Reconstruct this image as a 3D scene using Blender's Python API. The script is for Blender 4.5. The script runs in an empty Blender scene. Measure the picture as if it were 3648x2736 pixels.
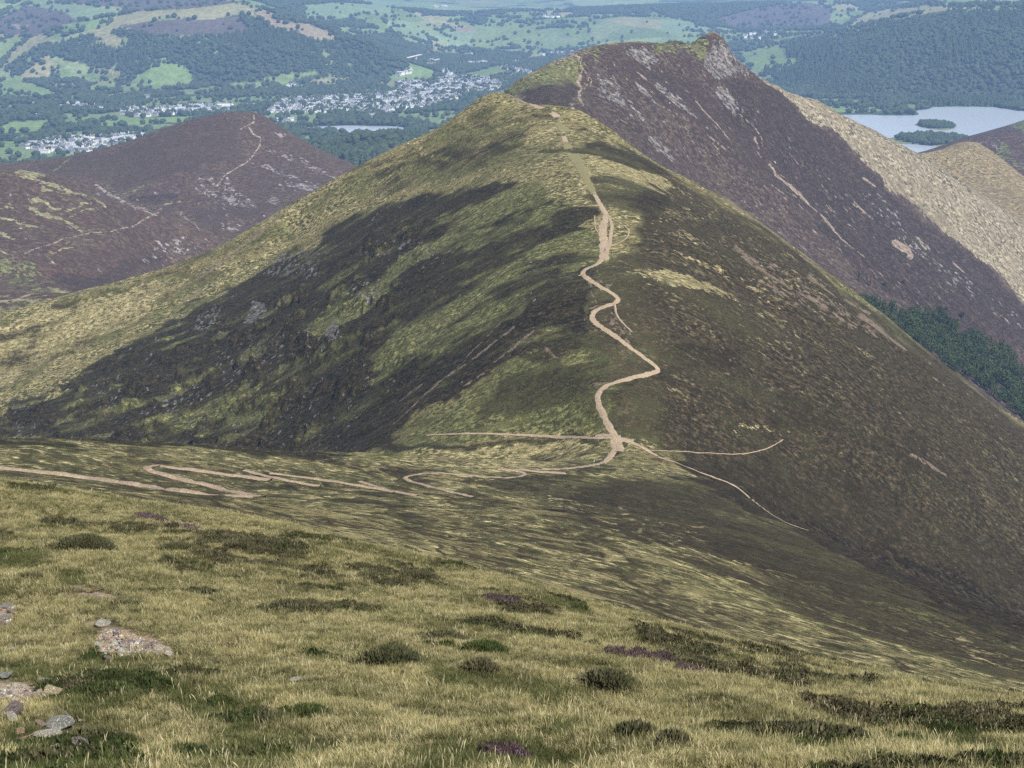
import bpy, math, random
import numpy as np
sc = bpy.context.scene
R = math.radians
# ---------------------------------------------------------------- camera
F = 5486.0                      # focal length in photo pixels
CX, CY, PITCH = 1824.0, 1368.0, math.atan((1368 + 220) / 5486.0)
cam = bpy.data.objects.new('camera', bpy.data.cameras.new('camera'))
sc.collection.objects.link(cam)
cam.location = (0, 0, 0)
cam.rotation_euler = (math.pi / 2 - PITCH, 0, 0)
cam.data.sensor_width = 36.0
cam.data.lens = 36.0 * F / 3648.0
cam.data.clip_start = 0.5
cam.data.clip_end = 60000
sc.camera = cam
# ---------------------------------------------------------------- light
SUN_EL, SUN_AZ = R(50), R(136)            # azimuth measured to the right of the view direction
w = bpy.data.worlds.new('World'); sc.world = w; w.use_nodes = True
nt = w.node_tree; nt.nodes.clear()
sky = nt.nodes.new('ShaderNodeTexSky'); sky.sky_type = 'NISHITA'; sky.sun_disc = False
sky.sun_elevation = SUN_EL; sky.sun_rotation = SUN_AZ
sky.air_density = 1.6; sky.dust_density = 0.6; sky.ozone_density = 1.6
bg = nt.nodes.new('ShaderNodeBackground'); bg.inputs['Strength'].default_value = 0.055
wo = nt.nodes.new('ShaderNodeOutputWorld')
nt.links.new(sky.outputs[0], bg.inputs[0]); nt.links.new(bg.outputs[0], wo.inputs[0])
sl = bpy.data.lights.new('sun', 'SUN'); sl.energy = 5.0; sl.angle = R(0.6); sl.color = (1.0, 0.955, 0.89)
sun = bpy.data.objects.new('sun', sl); sc.collection.objects.link(sun)
sun.rotation_euler = (math.pi / 2 - SUN_EL, 0, -SUN_AZ + math.pi)
# rotation: lamp points down -Z; place its back towards the sun
sdir = (math.sin(SUN_AZ) * math.cos(SUN_EL), math.cos(SUN_AZ) * math.cos(SUN_EL), math.sin(SUN_EL))
import mathutils
sun.rotation_euler = mathutils.Vector(sdir).to_track_quat('Z', 'Y').to_euler()
sc.view_settings.view_transform = 'Standard'; sc.view_settings.look = 'None'
sc.view_settings.exposure = 1.0; sc.view_settings.gamma = 1.0
sc.cycles.use_denoising = False
sc.cycles.max_bounces = 4; sc.cycles.diffuse_bounces = 2; sc.cycles.glossy_bounces = 1
sc.cycles.volume_bounces = 0; sc.cycles.transparent_max_bounces = 4
sc.cycles.volume_max_steps = 64

# ---------------------------------------------------------------- maths helpers
rng = np.random.default_rng(7)
SP, CP = math.sin(PITCH), math.cos(PITCH)
def P2W(px, py, d):
    """photo pixel + horizontal distance -> world point"""
    px = np.asarray(px, float); py = np.asarray(py, float); d = np.asarray(d, float)
    u = px - CX; v = CY - py
    Y = F * CP + v * SP; Z = -F * SP + v * CP
    return np.stack([u / Y * d, d + 0 * u, Z / Y * d], -1)
def W2P(x, y, z):
    dep = y * CP - z * SP; up = y * SP + z * CP
    return CX + F * x / dep, CY - F * up / dep
def _hash(ix, iy, seed):
    h = (ix.astype(np.int64) * 374761393 + iy.astype(np.int64) * 668265263 + seed * 1442695041) & 0xffffffff
    h = ((h ^ (h >> 13)) * 1274126177) & 0xffffffff
    return ((h ^ (h >> 16)) & 0xffffff).astype(np.float32) / 16777215.0
def vnoise(x, y, seed=0):
    xf = np.floor(x); yf = np.floor(y)
    fx = (x - xf).astype(np.float32); fy = (y - yf).astype(np.float32)
    ix = xf.astype(np.int64); iy = yf.astype(np.int64)
    fx = fx * fx * (3 - 2 * fx); fy = fy * fy * (3 - 2 * fy)
    a = _hash(ix, iy, seed); b = _hash(ix + 1, iy, seed); c = _hash(ix, iy + 1, seed); d = _hash(ix + 1, iy + 1, seed)
    return (a + (b - a) * fx) * (1 - fy) + (c + (d - c) * fx) * fy - 0.5
def fbm(x, y, oct=4, seed=0, gain=0.5):
    s = 0; a = 1.0
    for o in range(oct):
        s = s + a * vnoise(x * 2 ** o + 13.7 * o, y * 2 ** o - 7.1 * o, seed + o); a *= gain
    return s
class TPS:
    def __init__(s, P, smooth=0.0):
        P = np.array(P, float); s.c = P[:, :2].mean(0); s.k = 1.0 / (np.abs(P[:, :2] - s.c).max())
        q = (P[:, :2] - s.c) * s.k; n = len(q); s.q = q
        r2 = ((q[:, None] - q[None]) ** 2).sum(-1)
        K = 0.5 * r2 * np.log(r2 + 1e-12) + np.eye(n) * smooth
        A = np.zeros((n + 3, n + 3)); A[:n, :n] = K; A[:n, n] = 1; A[:n, n + 1:] = q
        A[n, :n] = 1; A[n + 1:, :n] = q.T
        s.w = np.linalg.solve(A, np.r_[P[:, 2], 0, 0, 0])
    def __call__(s, x, y):
        sh = x.shape; x = ((x.ravel() - s.c[0]) * s.k).astype(np.float32); y = ((y.ravel() - s.c[1]) * s.k).astype(np.float32)
        out = (s.w[-3] + s.w[-2] * x + s.w[-1] * y)
        for i, (a, b) in enumerate(s.q):
            r2 = (x - np.float32(a)) ** 2 + (y - np.float32(b)) ** 2
            out += s.w[i] * 0.5 * r2 * np.log(r2 + 1e-12)
        return out.reshape(sh)
def pts(L):
    return [tuple(P2W(a, b, d)) for a, b, d in L]
def off(L, dd, dz):
    """the same directions dd metres farther and dz metres lower"""
    o = []
    for a, b, d in L:
        p = P2W(a, b, d); k = (d + dd) / d
        o.append((p[0] * k, p[1] * k, p[2] - dz))
    return o
# ---------------------------------------------------------------- height fields
# foreground slope
fg_near = [(-400, 2736, 13), (600, 2736, 12.5), (1824, 2736, 12), (3000, 2736, 12), (4000, 2800, 12),
           (-300, 2300, 24), (600, 2330, 23), (1400, 2400, 22), (2300, 2480, 21), (3100, 2580, 19), (3700, 2640, 17),
           (-300, 1930, 38), (500, 1990, 36), (1100, 2100, 33), (1700, 2230, 29), (2500, 2380, 26)]
fg_edge = [(-300, 1685, 55), (0, 1712, 54), (500, 1785, 52), (1000, 1880, 49), (1500, 1992, 45), (2000, 2122, 41),
           (2500, 2278, 36), (3000, 2398, 32), (3300, 2455, 29), (3648, 2510, 26), (4000, 2560, 24)]
H1 = TPS(pts(fg_near + fg_edge) + off(fg_edge, 18, 10) + off(fg_edge, 55, 36)
         + [(0, 0, -1.65), (-6, 0, -1.2), (6, 0, -2.4), (0, 6, -3.9), (0, -6, 0.3), (-8, -6, .6), (8, -6, -.4)])
def h1(x, y):
    z = H1(x, y)
    z = z + 0.30 * fbm(x / 2.6, y / 2.2, 3, 11) + 0.06 * fbm(x / .5, y / .5, 2, 12)
    return z
# slope of the near fell, the saddle and the big ridge
b_left = [(-350, 1560, 415), (0, 1578, 430), (400, 1590, 455), (800, 1625, 495), (1200, 1650, 545)]
b_right = [(2500, 1692, 565), (2800, 1832, 525), (3000, 1950, 480), (3300, 2082, 435), (3648, 2242, 395), (4000, 2400, 360)]
b_face = [(-300, 1660, 300), (-300, 1760, 180), (0, 1640, 335), (0, 1700, 240), (0, 1790, 140), (800, 1730, 345), (800, 1840, 210), (800, 1950, 130), (1500, 1690, 440),
          (1500, 1840, 300), (1500, 2050, 185), (1500, 2200, 120), (2200, 1640, 575), (2400, 1760, 480), (2400, 1960, 320), (2400, 2260, 180), (2400, 2420, 110),
          (3000, 2200, 300), (3000, 2420, 180), (3000, 2600, 100), (3648, 2400, 280), (3648, 2560, 200), (3648, 2760, 100), (4100, 2560, 240)]
ridge = [(2190, 1572, 605), (2130, 1420, 632), (2350, 1320, 662), (2110, 1120, 708), (2080, 990, 745), (2160, 900, 790),
         (2150, 740, 862), (2090, 620, 940), (2020, 560, 1010), (2010, 500, 1070), (1985, 430, 1130), (1930, 375, 1180), (1780, 326, 1235)]
RP = np.array(pts(ridge))
def prof_pts():
    out = []
    FL = [(30, 5), (80, 30), (130, 59), (200, 102), (290, 138), (400, 167), (480, 182)]
    FR = [(30, 3), (70, 24), (120, 50), (200, 106), (280, 167), (360, 225), (430, 272)]
    for y, ml, mr in ((700, 40, 130), (800, 135, 290), (900, 210, 370), (1000, 300, 450), (1100, 410, 0), (1180, 210, 0)):
        xr = np.interp(y, RP[:, 1], RP[:, 0]); zr = np.interp(y, RP[:, 1], RP[:, 2])
        for dx, dz in FL:
            if dx < ml: out.append((xr - dx, y + dx * .06, zr - dz))
        for dx, dz in FR:
            if dx < mr: out.append((xr + dx, y, zr - dz))
    return out
foot = [(-300, 1540, 980), (0, 1530, 930), (400, 1565, 860), (800, 1595, 790), (1050, 1610, 740), (1250, 1600, 690), (1450, 1575, 655), (1700, 1553, 640), (2000, 1560, 625),
        (2450, 1620, 610), (2650, 1720, 612), (2850, 1820, 620), (3050, 1930, 630), (3300, 2040, 640), (3648, 2190, 650), (4000, 2340, 660)]
s_left = [(1600, 430, 1235), (1400, 530, 1225), (1180, 662, 1215), (1000, 770, 1210), (800, 878, 1205), (500, 985, 1200), (260, 1050, 1195), (0, 1116, 1190), (-350, 1190, 1180)]
s_right = [(2060, 392, 1150), (2160, 465, 1120), (2300, 562, 1110), (2600, 722, 1105), (2800, 872, 1100), (3000, 1012, 1100), (3200, 1172, 1100), (3400, 1330, 1100), (3648, 1512, 1100), (4000, 1760, 1100)]
H2 = TPS(pts(b_left + b_right + b_face + ridge + s_left + s_right) + off(b_left[:-1], 90, 60) + off(b_right[1:], 75, 34) + pts(foot)
         + prof_pts() + off(s_left, 130, 85) + off(s_left, 350, 230) + off(s_right, 130, 100) + off(s_right, 350, 260)
         + off([(1930, 375, 1200), (2030, 400, 1190)], 180, 75) + [(-40, 1700, -420), (300, 1700, -600), (-400, 1700, -560)], 1e-6)
def h2(x, y):
    z = H2(x, y)
    k = np.clip((y - 90) / 300, .25, 1)
    z = z + k * (1.6 * fbm(x / 38, y / 30, 3, 21) + 0.5 * fbm(x / 5, y / 4, 3, 22))
    side = np.clip((np.abs(x - 40) - 50) / 80, 0, 1) * np.clip((y - 640) / 80, 0, 1)
    z = z + side * (1.8 * fbm(y / 16 + .002 * x, x / 160, 3, 23) + 1.1 * fbm(y / 5, x / 50, 2, 24))
    cr = np.clip((-x - 30) / 60, 0, 1) * np.clip((1080 - y) / 80, 0, 1) * np.clip((y - 690) / 60, 0, 1)
    z = z + cr * 8.0 * np.maximum(fbm(x / 11, y / 15, 5, 25, .65) - .04, 0)
    return z
# summit ridge beyond, with the valley flank on its right
c_ridge = [(2070, 196, 2230), (2130, 182, 2260), (2193, 171, 2290), (2235, 163, 2310), (2290, 166, 2320), (2320, 172, 2330), (2375, 149, 2350), (2420, 150, 2360),
           (2440, 160, 2365), (2470, 162, 2370), (2495, 138, 2385), (2520, 127, 2395), (2550, 127, 2400), (2575, 141, 2400), (2605, 170, 2400), (2622, 206, 2395), (2655, 247, 2390)]
c_left = [(1780, 345, 2060), (1800, 330, 2070), (1900, 279, 2130), (2000, 228, 2190)]
c_sil = [(2760, 300, 2430), (2886, 357, 2480), (3050, 455, 2530), (3265, 571, 2580), (3450, 700, 2600), (3648, 830, 2600), (3900, 1000, 2600)]
c_spur = [(2800, 350, 2390), (2950, 470, 2370), (3100, 590, 2350), (3250, 720, 2320), (3400, 860, 2280), (3648, 1080, 2200)]
c_face = [(2060, 392, 1830), (1950, 385, 1850), (1850, 370, 1880), (2075, 300, 2020), (2180, 420, 1900), (2300, 430, 1960), (2500, 430, 2050), (2500, 600, 1960), (2350, 280, 2160), (2560, 300, 2230),
          (2700, 560, 2080), (2700, 700, 1960), (2900, 640, 2160), (3000, 880, 1960), (3200, 900, 2080), (3300, 1130, 1900), (3450, 1050, 2050), (3648, 1400, 1800), (3648, 1250, 1950),
          (3100, 1080, 1800), (3400, 1330, 1700), (3900, 1500, 1850), (3900, 1300, 2050), (4000, 1700, 1650), (2400, 700, 1700), (2700, 900, 1600), (3000, 1150, 1550), (3300, 1400, 1500), (3700, 1700, 1450)]
H3 = TPS(pts(c_ridge + c_left + c_sil + c_spur + c_face) + off(c_ridge[::2], 90, 60) + off(c_ridge[::3], 400, 260) + off(c_left, 90, 60) + off(c_left, 350, 230)
         + off(c_sil, 120, 85) + off(c_sil, 420, 250) + [(60, 1650, -235), (150, 1500, -330), (-120, 2000, -430), (-160, 2300, -520), (-60, 1750, -340)], 1e-6)
def h3(x, y):
    z = H3(x, y)
    t = x * .90 + y * .42; l = -x * .42 + y * .90
    z = z + np.clip((x - 120) / 120, 0, 1) * (3.5 * fbm(t / 34, l / 500, 3, 33) + 2.0 * fbm(t / 11, l / 160, 2, 34))
    c = np.exp(-(((x - 330) / 75) ** 2 + ((y - 2350) / 95) ** 2)); z = z + c * 9 * fbm(x / 16, y / 20, 4, 35, .65)
    return z + 2.4 * fbm(x / 60, y / 60, 3, 31) + 0.9 * fbm(x / 9, y / 9, 3, 32)
# golden slope on the far right
e_sil = [(3180, 585, 3100), (3240, 556, 3150), (3330, 545, 3200), (3400, 520, 3250), (3460, 515, 3250), (3520, 533, 3220), (3600, 590, 3150), (3648, 628, 3100), (3900, 800, 2950)]
e_face = [(3400, 620, 3050), (3550, 720, 2900), (3648, 800, 2800), (3300, 640, 2950), (3648, 1000, 2650), (3900, 1100, 2600), (3300, 900, 2600)]
H3b = TPS(pts(e_sil + e_face) + off(e_sil, 120, 60) + off(e_sil, 500, 200), 1e-6)
def h3b(x, y): return H3b(x, y) + 2.5 * fbm(x / 60, y / 60, 3, 41) + .8 * fbm(x / 10, y / 10, 2, 42)
g_sil = [(3240, 553, 3800), (3330, 528, 3850), (3400, 505, 3900), (3470, 490, 3900), (3530, 484, 3900), (3555, 469, 3900), (3610, 469, 3880), (3648, 480, 3850), (3900, 560, 3800)]
g_far = [(3440, 490, 4500), (3480, 482, 4500), (3560, 460, 4500), (3620, 440, 4500), (3648, 431, 4500), (3900, 380, 4500)]
H3c = TPS(pts(g_sil + g_far) + off(g_sil, 250, 90) + off(g_sil, -400, 110) + off(g_far, 200, 120) + off(g_far, 500, 250), 1e-6)
def h3c(x, y): return H3c(x, y) + 2.5 * fbm(x / 70, y / 70, 3, 51)
# heather hills on the left
l_s1 = [(-350, 600, 2480), (0, 606, 2500), (150, 622, 2520), (300, 666, 2550), (420, 716, 2600), (500, 742, 2650), (560, 765, 2700)]
l_s2 = [(-300, 660, 3450), (60, 612, 3430), (100, 600, 3420), (200, 578, 3400), (300, 558, 3380), (450, 512, 3380), (600, 456, 3400), (700, 428, 3420), (780, 412, 3430), (890, 408, 3440),
        (930, 412, 3430), (1000, 452, 3400), (1100, 512, 3350), (1200, 562, 3320), (1290, 606, 3300), (1450, 700, 3280)]
l_face = [(700, 640, 3050), (560, 700, 3000), (350, 700, 3020), (900, 560, 3180), (1050, 600, 3150), (900, 700, 2950), (850, 850, 2650), (1000, 760, 2750), (700, 800, 2600), (560, 950, 2420),
          (250, 800, 2380), (0, 720, 2400), (0, 900, 2200), (300, 990, 2200), (450, 850, 2400), (150, 1040, 2100), (-300, 900, 2250), (0, 1020, 2080), (120, 1000, 2080)]
l_near = [(0, 1062, 1650), (120, 1046, 1640), (260, 1052, 1640), (100, 1085, 1560), (0, 1110, 1500), (-300, 1090, 1600), (450, 1150, 1500), (900, 1150, 1900)]
H4 = TPS(pts(l_s1 + l_s2 + l_face + l_near) + off(l_s1, 130, 40) + off(l_s2, 150, 80) + off(l_s2, 450, 260) + off(l_near[:3], 160, 45), 1e-6)
def h4(x, y): return H4(x, y) + 3.0 * fbm(x / 80, y / 80, 3, 61) + 1.0 * fbm(x / 12, y / 12, 3, 62)
# valley and the country beyond
FLOOR = -700.0
def fp(px, py):                     # point of the valley floor seen at a pixel
    u = px - CX; v = CY - py; Y = F * CP + v * SP; Z = -F * SP + v * CP
    d = FLOOR / (Z / Y); return (u / Y * d, d, FLOOR)
v_hill = [(860, 8, 8700), (760, 12, 8650), (660, 22, 8600), (560, 32, 8600), (484, 39, 8600), (935, 33, 8650), (1010, 52, 8600), (1100, 72, 8500), (1216, 118, 8350), (1300, 160, 8250),
          (400, 30, 9100), (300, 16, 9500), (160, 14, 9800), (250, 60, 8900), (100, 100, 8900), (0, 60, 9500), (-300, 60, 9300), (0, 180, 8400), (-300, 200, 8300),
          (300, 140, 8300), (600, 130, 8150), (850, 130, 8150), (1050, 180, 8000), (500, 210, 7950), (900, 230, 7850)]
v_back = [(0, -40, 11500), (300, -40, 12500), (600, -20, 12500), (900, -30, 12500), (1200, 0, 11500), (-400, -60, 11500)]
v_mid = [(1400, 40, 12500), (1800, 30, 13500), (2200, 30, 14500), (1600, -20, 17000), (2200, -20, 18000), (1000, -60, 18000), (1824, -60, 23000), (2800, -60, 20000), (3400, -60, 14000), (1500, 110, 10500), (2000, 110, 10800), (2300, 120, 10600)]
v_kn = [(2560, 38, 11800), (2640, 22, 12200), (2720, 16, 12400), (2850, 8, 12600), (2960, 30, 12000), (2900, 60, 11500), (2980, 100, 10800), (2560, 100, 10900), (2700, 60, 11600), (2800, 104, 10800), (3100, 40, 11600)]
v_wood = [(3648, 22, 8300), (3500, 24, 8350), (3390, 30, 8400), (3290, 46, 8400), (3141, 100, 8350), (3000, 150, 8300), (2883, 190, 8200), (3650, 200, 7300), (3300, 200, 7500), (3000, 250, 7700),
          (4000, 20, 8200), (4000, 200, 7300), (3648, 0, 9500), (3300, 0, 10500), (4000, 0, 9500), (3200, 60, 9500)]
flat = [fp(a, b) for a, b in ((-300, 280), (0, 285), (400, 290), (700, 300), (1000, 300), (1300, 280), (1600, 250), (1900, 220), (2200, 220), (2500, 220), (2700, 290), (2900, 330), (3200, 345), (3500, 350), (3700, 355), (4000, 360),
        (-300, 400), (400, 400), (900, 400), (1400, 400), (1900, 350), (2500, 350), (3100, 450), (3648, 450), (4000, 450), (-300, 600), (400, 600), (1000, 600), (1600, 600), (2400, 600), (3200, 600), (4000, 600), (1600, 170), (2000, 170))]
H5 = TPS(pts(v_hill + v_back + v_mid + v_kn + v_wood) + off(v_hill[:10], 350, 60) + off([(2850, 8, 12600), (2700, 16, 12500), (3390, 30, 8400)], 500, 20) + flat, 1e-5)
SW = P2W(1320, 497, 4700)           # wooded knoll in front of the small lake
def h5(x, y):
    z = H5(x, y)
    z = np.where(y < 7200, np.clip(z, FLOOR, FLOOR + 40) * 0 + FLOOR + np.clip(z - FLOOR, 0, 80) * np.clip((y - 6300) / 900, 0, 1), np.maximum(z, FLOOR))
    hill = (z - FLOOR)
    z = z + np.clip(hill / 40, 0, 1) * (14 * fbm(x / 500, y / 500, 4, 71))
    z = np.maximum(z, FLOOR)
    r2 = ((x - SW[0] - 30) / 420) ** 2 + ((y - SW[1]) / 480) ** 2
    z = z + (SW[2] - FLOOR) * np.exp(-r2 * 1.1) * (1 + .15 * fbm(x / 120, y / 120, 3, 72)) * (r2 < 4)
    return z
# ---------------------------------------------------------------- meshes
def link(o): sc.collection.objects.link(o); return o
def tag(o, label=None, cat=None, group=None, kind=None):
    for k, v in (('label', label), ('category', cat), ('group', group), ('kind', kind)):
        if v: o[k] = v
    return o
def grid_mesh(name, X, Y, Z, attrs=None, mat=None):
    n, m = X.shape
    me = bpy.data.meshes.new(name)
    co = np.stack([X, Y, Z], -1).reshape(-1, 3).astype(np.float32)
    i = np.arange(n * m, dtype=np.int32).reshape(n, m)
    q = np.stack([i[:-1, :-1], i[:-1, 1:], i[1:, 1:], i[1:, :-1]], -1).reshape(-1, 4)
    return raw_mesh(name, co, q, attrs, mat)
def raw_mesh(name, co, faces, attrs=None, mat=None, smooth=True):
    me = bpy.data.meshes.new(name); k = faces.shape[1]
    me.vertices.add(len(co)); me.vertices.foreach_set('co', co.astype(np.float32).ravel())
    me.loops.add(faces.size); me.loops.foreach_set('vertex_index', faces.astype(np.int32).ravel())
    me.polygons.add(len(faces)); me.polygons.foreach_set('loop_start', np.arange(0, faces.size, k, dtype=np.int32))
    me.polygons.foreach_set('use_smooth', np.full(len(faces), smooth, bool))
    for nm, v in (attrs or {}).items():
        v = np.asarray(v, np.float32)
        if v.ndim == 1:
            a = me.attributes.new(nm, 'FLOAT', 'POINT'); a.data.foreach_set('value', v)
        else:
            if v.shape[1] == 3: v = np.c_[v, np.ones(len(v), np.float32)]
            a = me.attributes.new(nm, 'FLOAT_COLOR', 'POINT'); a.data.foreach_set('color', v.ravel())
    me.update(calc_edges=True)
    if mat: me.materials.append(mat)
    return me
def polar(s0, s1, ds, d0, d1, r):
    s = np.arange(s0, s1, ds); n = int(math.log(d1 / d0) / r) + 1
    d = d0 * np.exp(np.arange(n) * r)
    S, D = np.meshgrid(s, d)
    return S * D, D.copy()
# ---------------------------------------------------------------- vegetation maps with some painted shade (patches traced on the photograph, then fixed to the ground as vertex attributes)
MW, MH = 1824, 1368
def layer(): return np.zeros((MH, MW), np.float32)
def A(L, s=1.0, x0=0, y0=0): return [(x0 + s * a, y0 + s * b) for a, b in L]
def poly(M, P, v=1.0):
    P = np.array(P, float) / 2; x0, y0 = np.floor(P.min(0)).astype(int); x1, y1 = np.ceil(P.max(0)).astype(int)
    x0 = max(x0, 0); y0 = max(y0, 0); x1 = min(x1, MW - 1); y1 = min(y1, MH - 1)
    if x1 <= x0 or y1 <= y0: return
    X, Y = np.meshgrid(np.arange(x0, x1 + 1) + .5, np.arange(y0, y1 + 1) + .5)
    ins = np.zeros(X.shape, bool); n = len(P)
    for i in range(n):
        (ax, ay), (bx, by) = P[i], P[(i + 1) % n]
        if ay == by: continue
        c = ((ay > Y) != (by > Y)) & (X < (bx - ax) * (Y - ay) / (by - ay) + ax); ins ^= c
    S = M[y0:y1 + 1, x0:x1 + 1]; S[ins] = v
def stroke(M, P, w0, w1=None, v=1.0, add=False):
    w1 = w0 if w1 is None else w1
    P = np.array(P, float) / 2; n = len(P); m = max(w0, w1) / 2
    for i in range(n - 1):
        a, b = P[i], P[i + 1]
        x0, y0 = np.floor(np.minimum(a, b) - m - 1).astype(int); x1, y1 = np.ceil(np.maximum(a, b) + m + 1).astype(int)
        x0 = max(x0, 0); y0 = max(y0, 0); x1 = min(x1, MW - 1); y1 = min(y1, MH - 1)
        if x1 <= x0 or y1 <= y0: continue
        X, Y = np.meshgrid(np.arange(x0, x1 + 1) + .5, np.arange(y0, y1 + 1) + .5)
        d = b - a; L2 = max((d ** 2).sum(), 1e-6); t = np.clip(((X - a[0]) * d[0] + (Y - a[1]) * d[1]) / L2, 0, 1)
        dist = np.hypot(X - a[0] - t * d[0], Y - a[1] - t * d[1])
        wid = (w0 + (w1 - w0) * (i + t) / max(n - 1, 1)) / 4
        f = np.clip(wid - dist + .5, 0, 1) * v
        S = M[y0:y1 + 1, x0:x1 + 1]
        if v >= 0: np.maximum(S, f, out=S)
        else: S += f; np.clip(S, 0, 1, out=S)
def blur(M, r):
    for ax in (0, 1):
        for _ in range(2):
            k = 2 * r + 1; P = np.pad(M, [(r + 1, r) if a == ax else (0, 0) for a in (0, 1)], 'edge'); C = np.cumsum(P, axis=ax, dtype=np.float64)
            M = ((C[k:, :] - C[:-k, :]) if ax == 0 else (C[:, k:] - C[:, :-k])).astype(np.float32) / k
    return M
def samp(M, px, py):
    x = np.clip(px / 2 - .5, 0, MW - 1.001); y = np.clip(py / 2 - .5, 0, MH - 1.001)
    i = x.astype(int); j = y.astype(int); fx = (x - i).astype(np.float32); fy = (y - j).astype(np.float32)
    return (M[j, i] * (1 - fx) + M[j, i + 1] * fx) * (1 - fy) + (M[j + 1, i] * (1 - fx) + M[j + 1, i + 1] * fx) * fy
def spline(P, n=8):
    P = np.array(P, float); Q = np.vstack([2 * P[0] - P[1], P, 2 * P[-1] - P[-2]]); out = []
    for i in range(1, len(Q) - 2):
        t = np.linspace(0, 1, n, endpoint=False)[:, None]
        out.append(.5 * (2 * Q[i] + (Q[i + 1] - Q[i - 1]) * t + (2 * Q[i - 1] - 5 * Q[i] + 4 * Q[i + 1] - Q[i + 2]) * t ** 2 + (3 * Q[i] - Q[i - 1] - 3 * Q[i + 1] + Q[i + 2]) * t ** 3))
    out.append(P[-1:]); return np.vstack(out)
pr = random.Random(5)
def streaks(M, P, n, L, ang, w=(2, 6), v=1.0, jit=6):
    w = (w[0] + 1, w[1] * 1.25); n = int(n * 1.3)
    """n short marks inside polygon P, running down the fall line (angle in degrees, image sense)"""
    T = layer(); poly(T, P); xs = [p[0] for p in P]; ys = [p[1] for p in P]; k = 0; tries = 0
    while k < n and tries < n * 30:
        tries += 1; x = pr.uniform(min(xs), max(xs)); y = pr.uniform(min(ys), max(ys))
        if not (0 <= x < 3646 and 0 <= y < 2734) or T[int(y / 2), int(x / 2)] < .5: continue
        a = math.radians(ang + pr.uniform(-jit, jit)); l = pr.uniform(.25, 1) * L; q = pr.uniform(*w); c = pr.uniform(-.12, .12) * l
        stroke(M, [(x, y), (x + l * .5 * math.cos(a) - c * math.sin(a), y + l * .5 * math.sin(a) + c * math.cos(a)), (x + l * math.cos(a), y + l * math.sin(a))], q, q * .4, v * pr.uniform(.6, 1)); k += 1
# ---- the big ridge (H2)
k = 1.649
D2 = layer(); G2 = layer(); B2 = layer(); R2 = layer(); E2 = layer(); Y2 = layer()
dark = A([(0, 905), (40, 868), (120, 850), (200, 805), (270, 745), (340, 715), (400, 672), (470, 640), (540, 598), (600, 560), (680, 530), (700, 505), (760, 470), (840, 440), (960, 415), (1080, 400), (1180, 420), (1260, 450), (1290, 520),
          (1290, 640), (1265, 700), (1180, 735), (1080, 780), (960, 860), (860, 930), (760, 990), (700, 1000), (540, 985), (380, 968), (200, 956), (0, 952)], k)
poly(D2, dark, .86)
for P in ([(1300, 500), (1290, 560), (1250, 590), (1180, 600), (1120, 650), (1060, 700), (960, 750), (880, 775), (830, 830), (790, 800), (800, 760), (870, 700), (960, 640), (1060, 590), (1150, 560), (1210, 500)],
          [(730, 620), (800, 610), (850, 570), (900, 560), (850, 620), (790, 660), (740, 700), (690, 690)], [(860, 560), (900, 520), (1000, 500), (1130, 470), (1220, 430), (1200, 480), (1060, 520), (940, 560)],
          [(940, 470), (1040, 430), (1180, 400), (1200, 430), (1080, 470), (960, 510)]):
    poly(D2, A(P, k), .12); poly(G2, A(P, k), .8)
poly(G2, A([(1265, 690), (1180, 740), (1090, 780), (1010, 840), (900, 915), (790, 990), (900, 965), (1050, 936), (1300, 942), (1290, 800)], k), .75)
poly(D2, A([(1110, 800), (1180, 770), (1280, 780), (1290, 850), (1200, 880), (1050, 905), (1000, 890)], k), .45)
poly(D2, A([(1170, 690), (1260, 660), (1280, 740), (1200, 770), (1130, 760)], k), .62)
for P in ([(770, 1130), (1000, 1040), (1300, 940), (1660, 820), (1700, 880), (1560, 960), (1400, 1060), (1250, 1180), (1200, 1120), (1000, 1100)], [(330, 1130), (420, 1040), (520, 880), (560, 900), (500, 1020), (400, 1120)],
          [(1160, 830), (1300, 760), (1480, 670), (1430, 730), (1300, 830), (1180, 860)], [(1960, 470), (2050, 390), (2150, 380), (2212, 180), (2212, 480), (2100, 540), (1980, 520)]):
    poly(D2, A(P, .55, 0, 912), .25); poly(G2, A(P, .55, 0, 912), .7)
# top plateau streaks
for P, q in (([(1500, 560), (1650, 535), (1800, 530), (1930, 530)], 9), ([(1630, 500), (1800, 478), (1950, 470)], 7), ([(1250, 600), (1450, 560), (1650, 520), (1850, 480)], 6), ([(1850, 400), (2000, 385), (2080, 395)], 8),
             ([(1350, 620), (1500, 580), (1700, 560), (1850, 545)], 10), ([(1680, 455), (1800, 440), (1900, 430)], 6)):
    stroke(D2, P, q, q * .6, .9)
for P in ([(1925, 536), (1990, 535), (2060, 533)], [(1985, 474), (2040, 482), (2140, 490)], [(1900, 418), (2000, 420)]): stroke(D2, P, 9, 5, 1)  # shadow lines of the turf steps, painted as dark strokes
for P in ([(1940, 520), (2170, 510), (2200, 545), (2000, 545)], [(2030, 440), (2090, 440), (2100, 465), (2040, 465)], [(2130, 500), (2330, 570), (2420, 640), (2300, 600), (2150, 560)], [(1740, 520), (1900, 510), (1850, 540), (1740, 545)]):
    poly(D2, P, .7)
poly(D2, [(2060, 640), (2200, 620), (2330, 660), (2420, 740), (2300, 800), (2180, 760), (2120, 700)], .55)
poly(Y2, [(2080, 560), (2200, 560), (2330, 620), (2400, 690), (2260, 650), (2130, 610)], .9)
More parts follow.
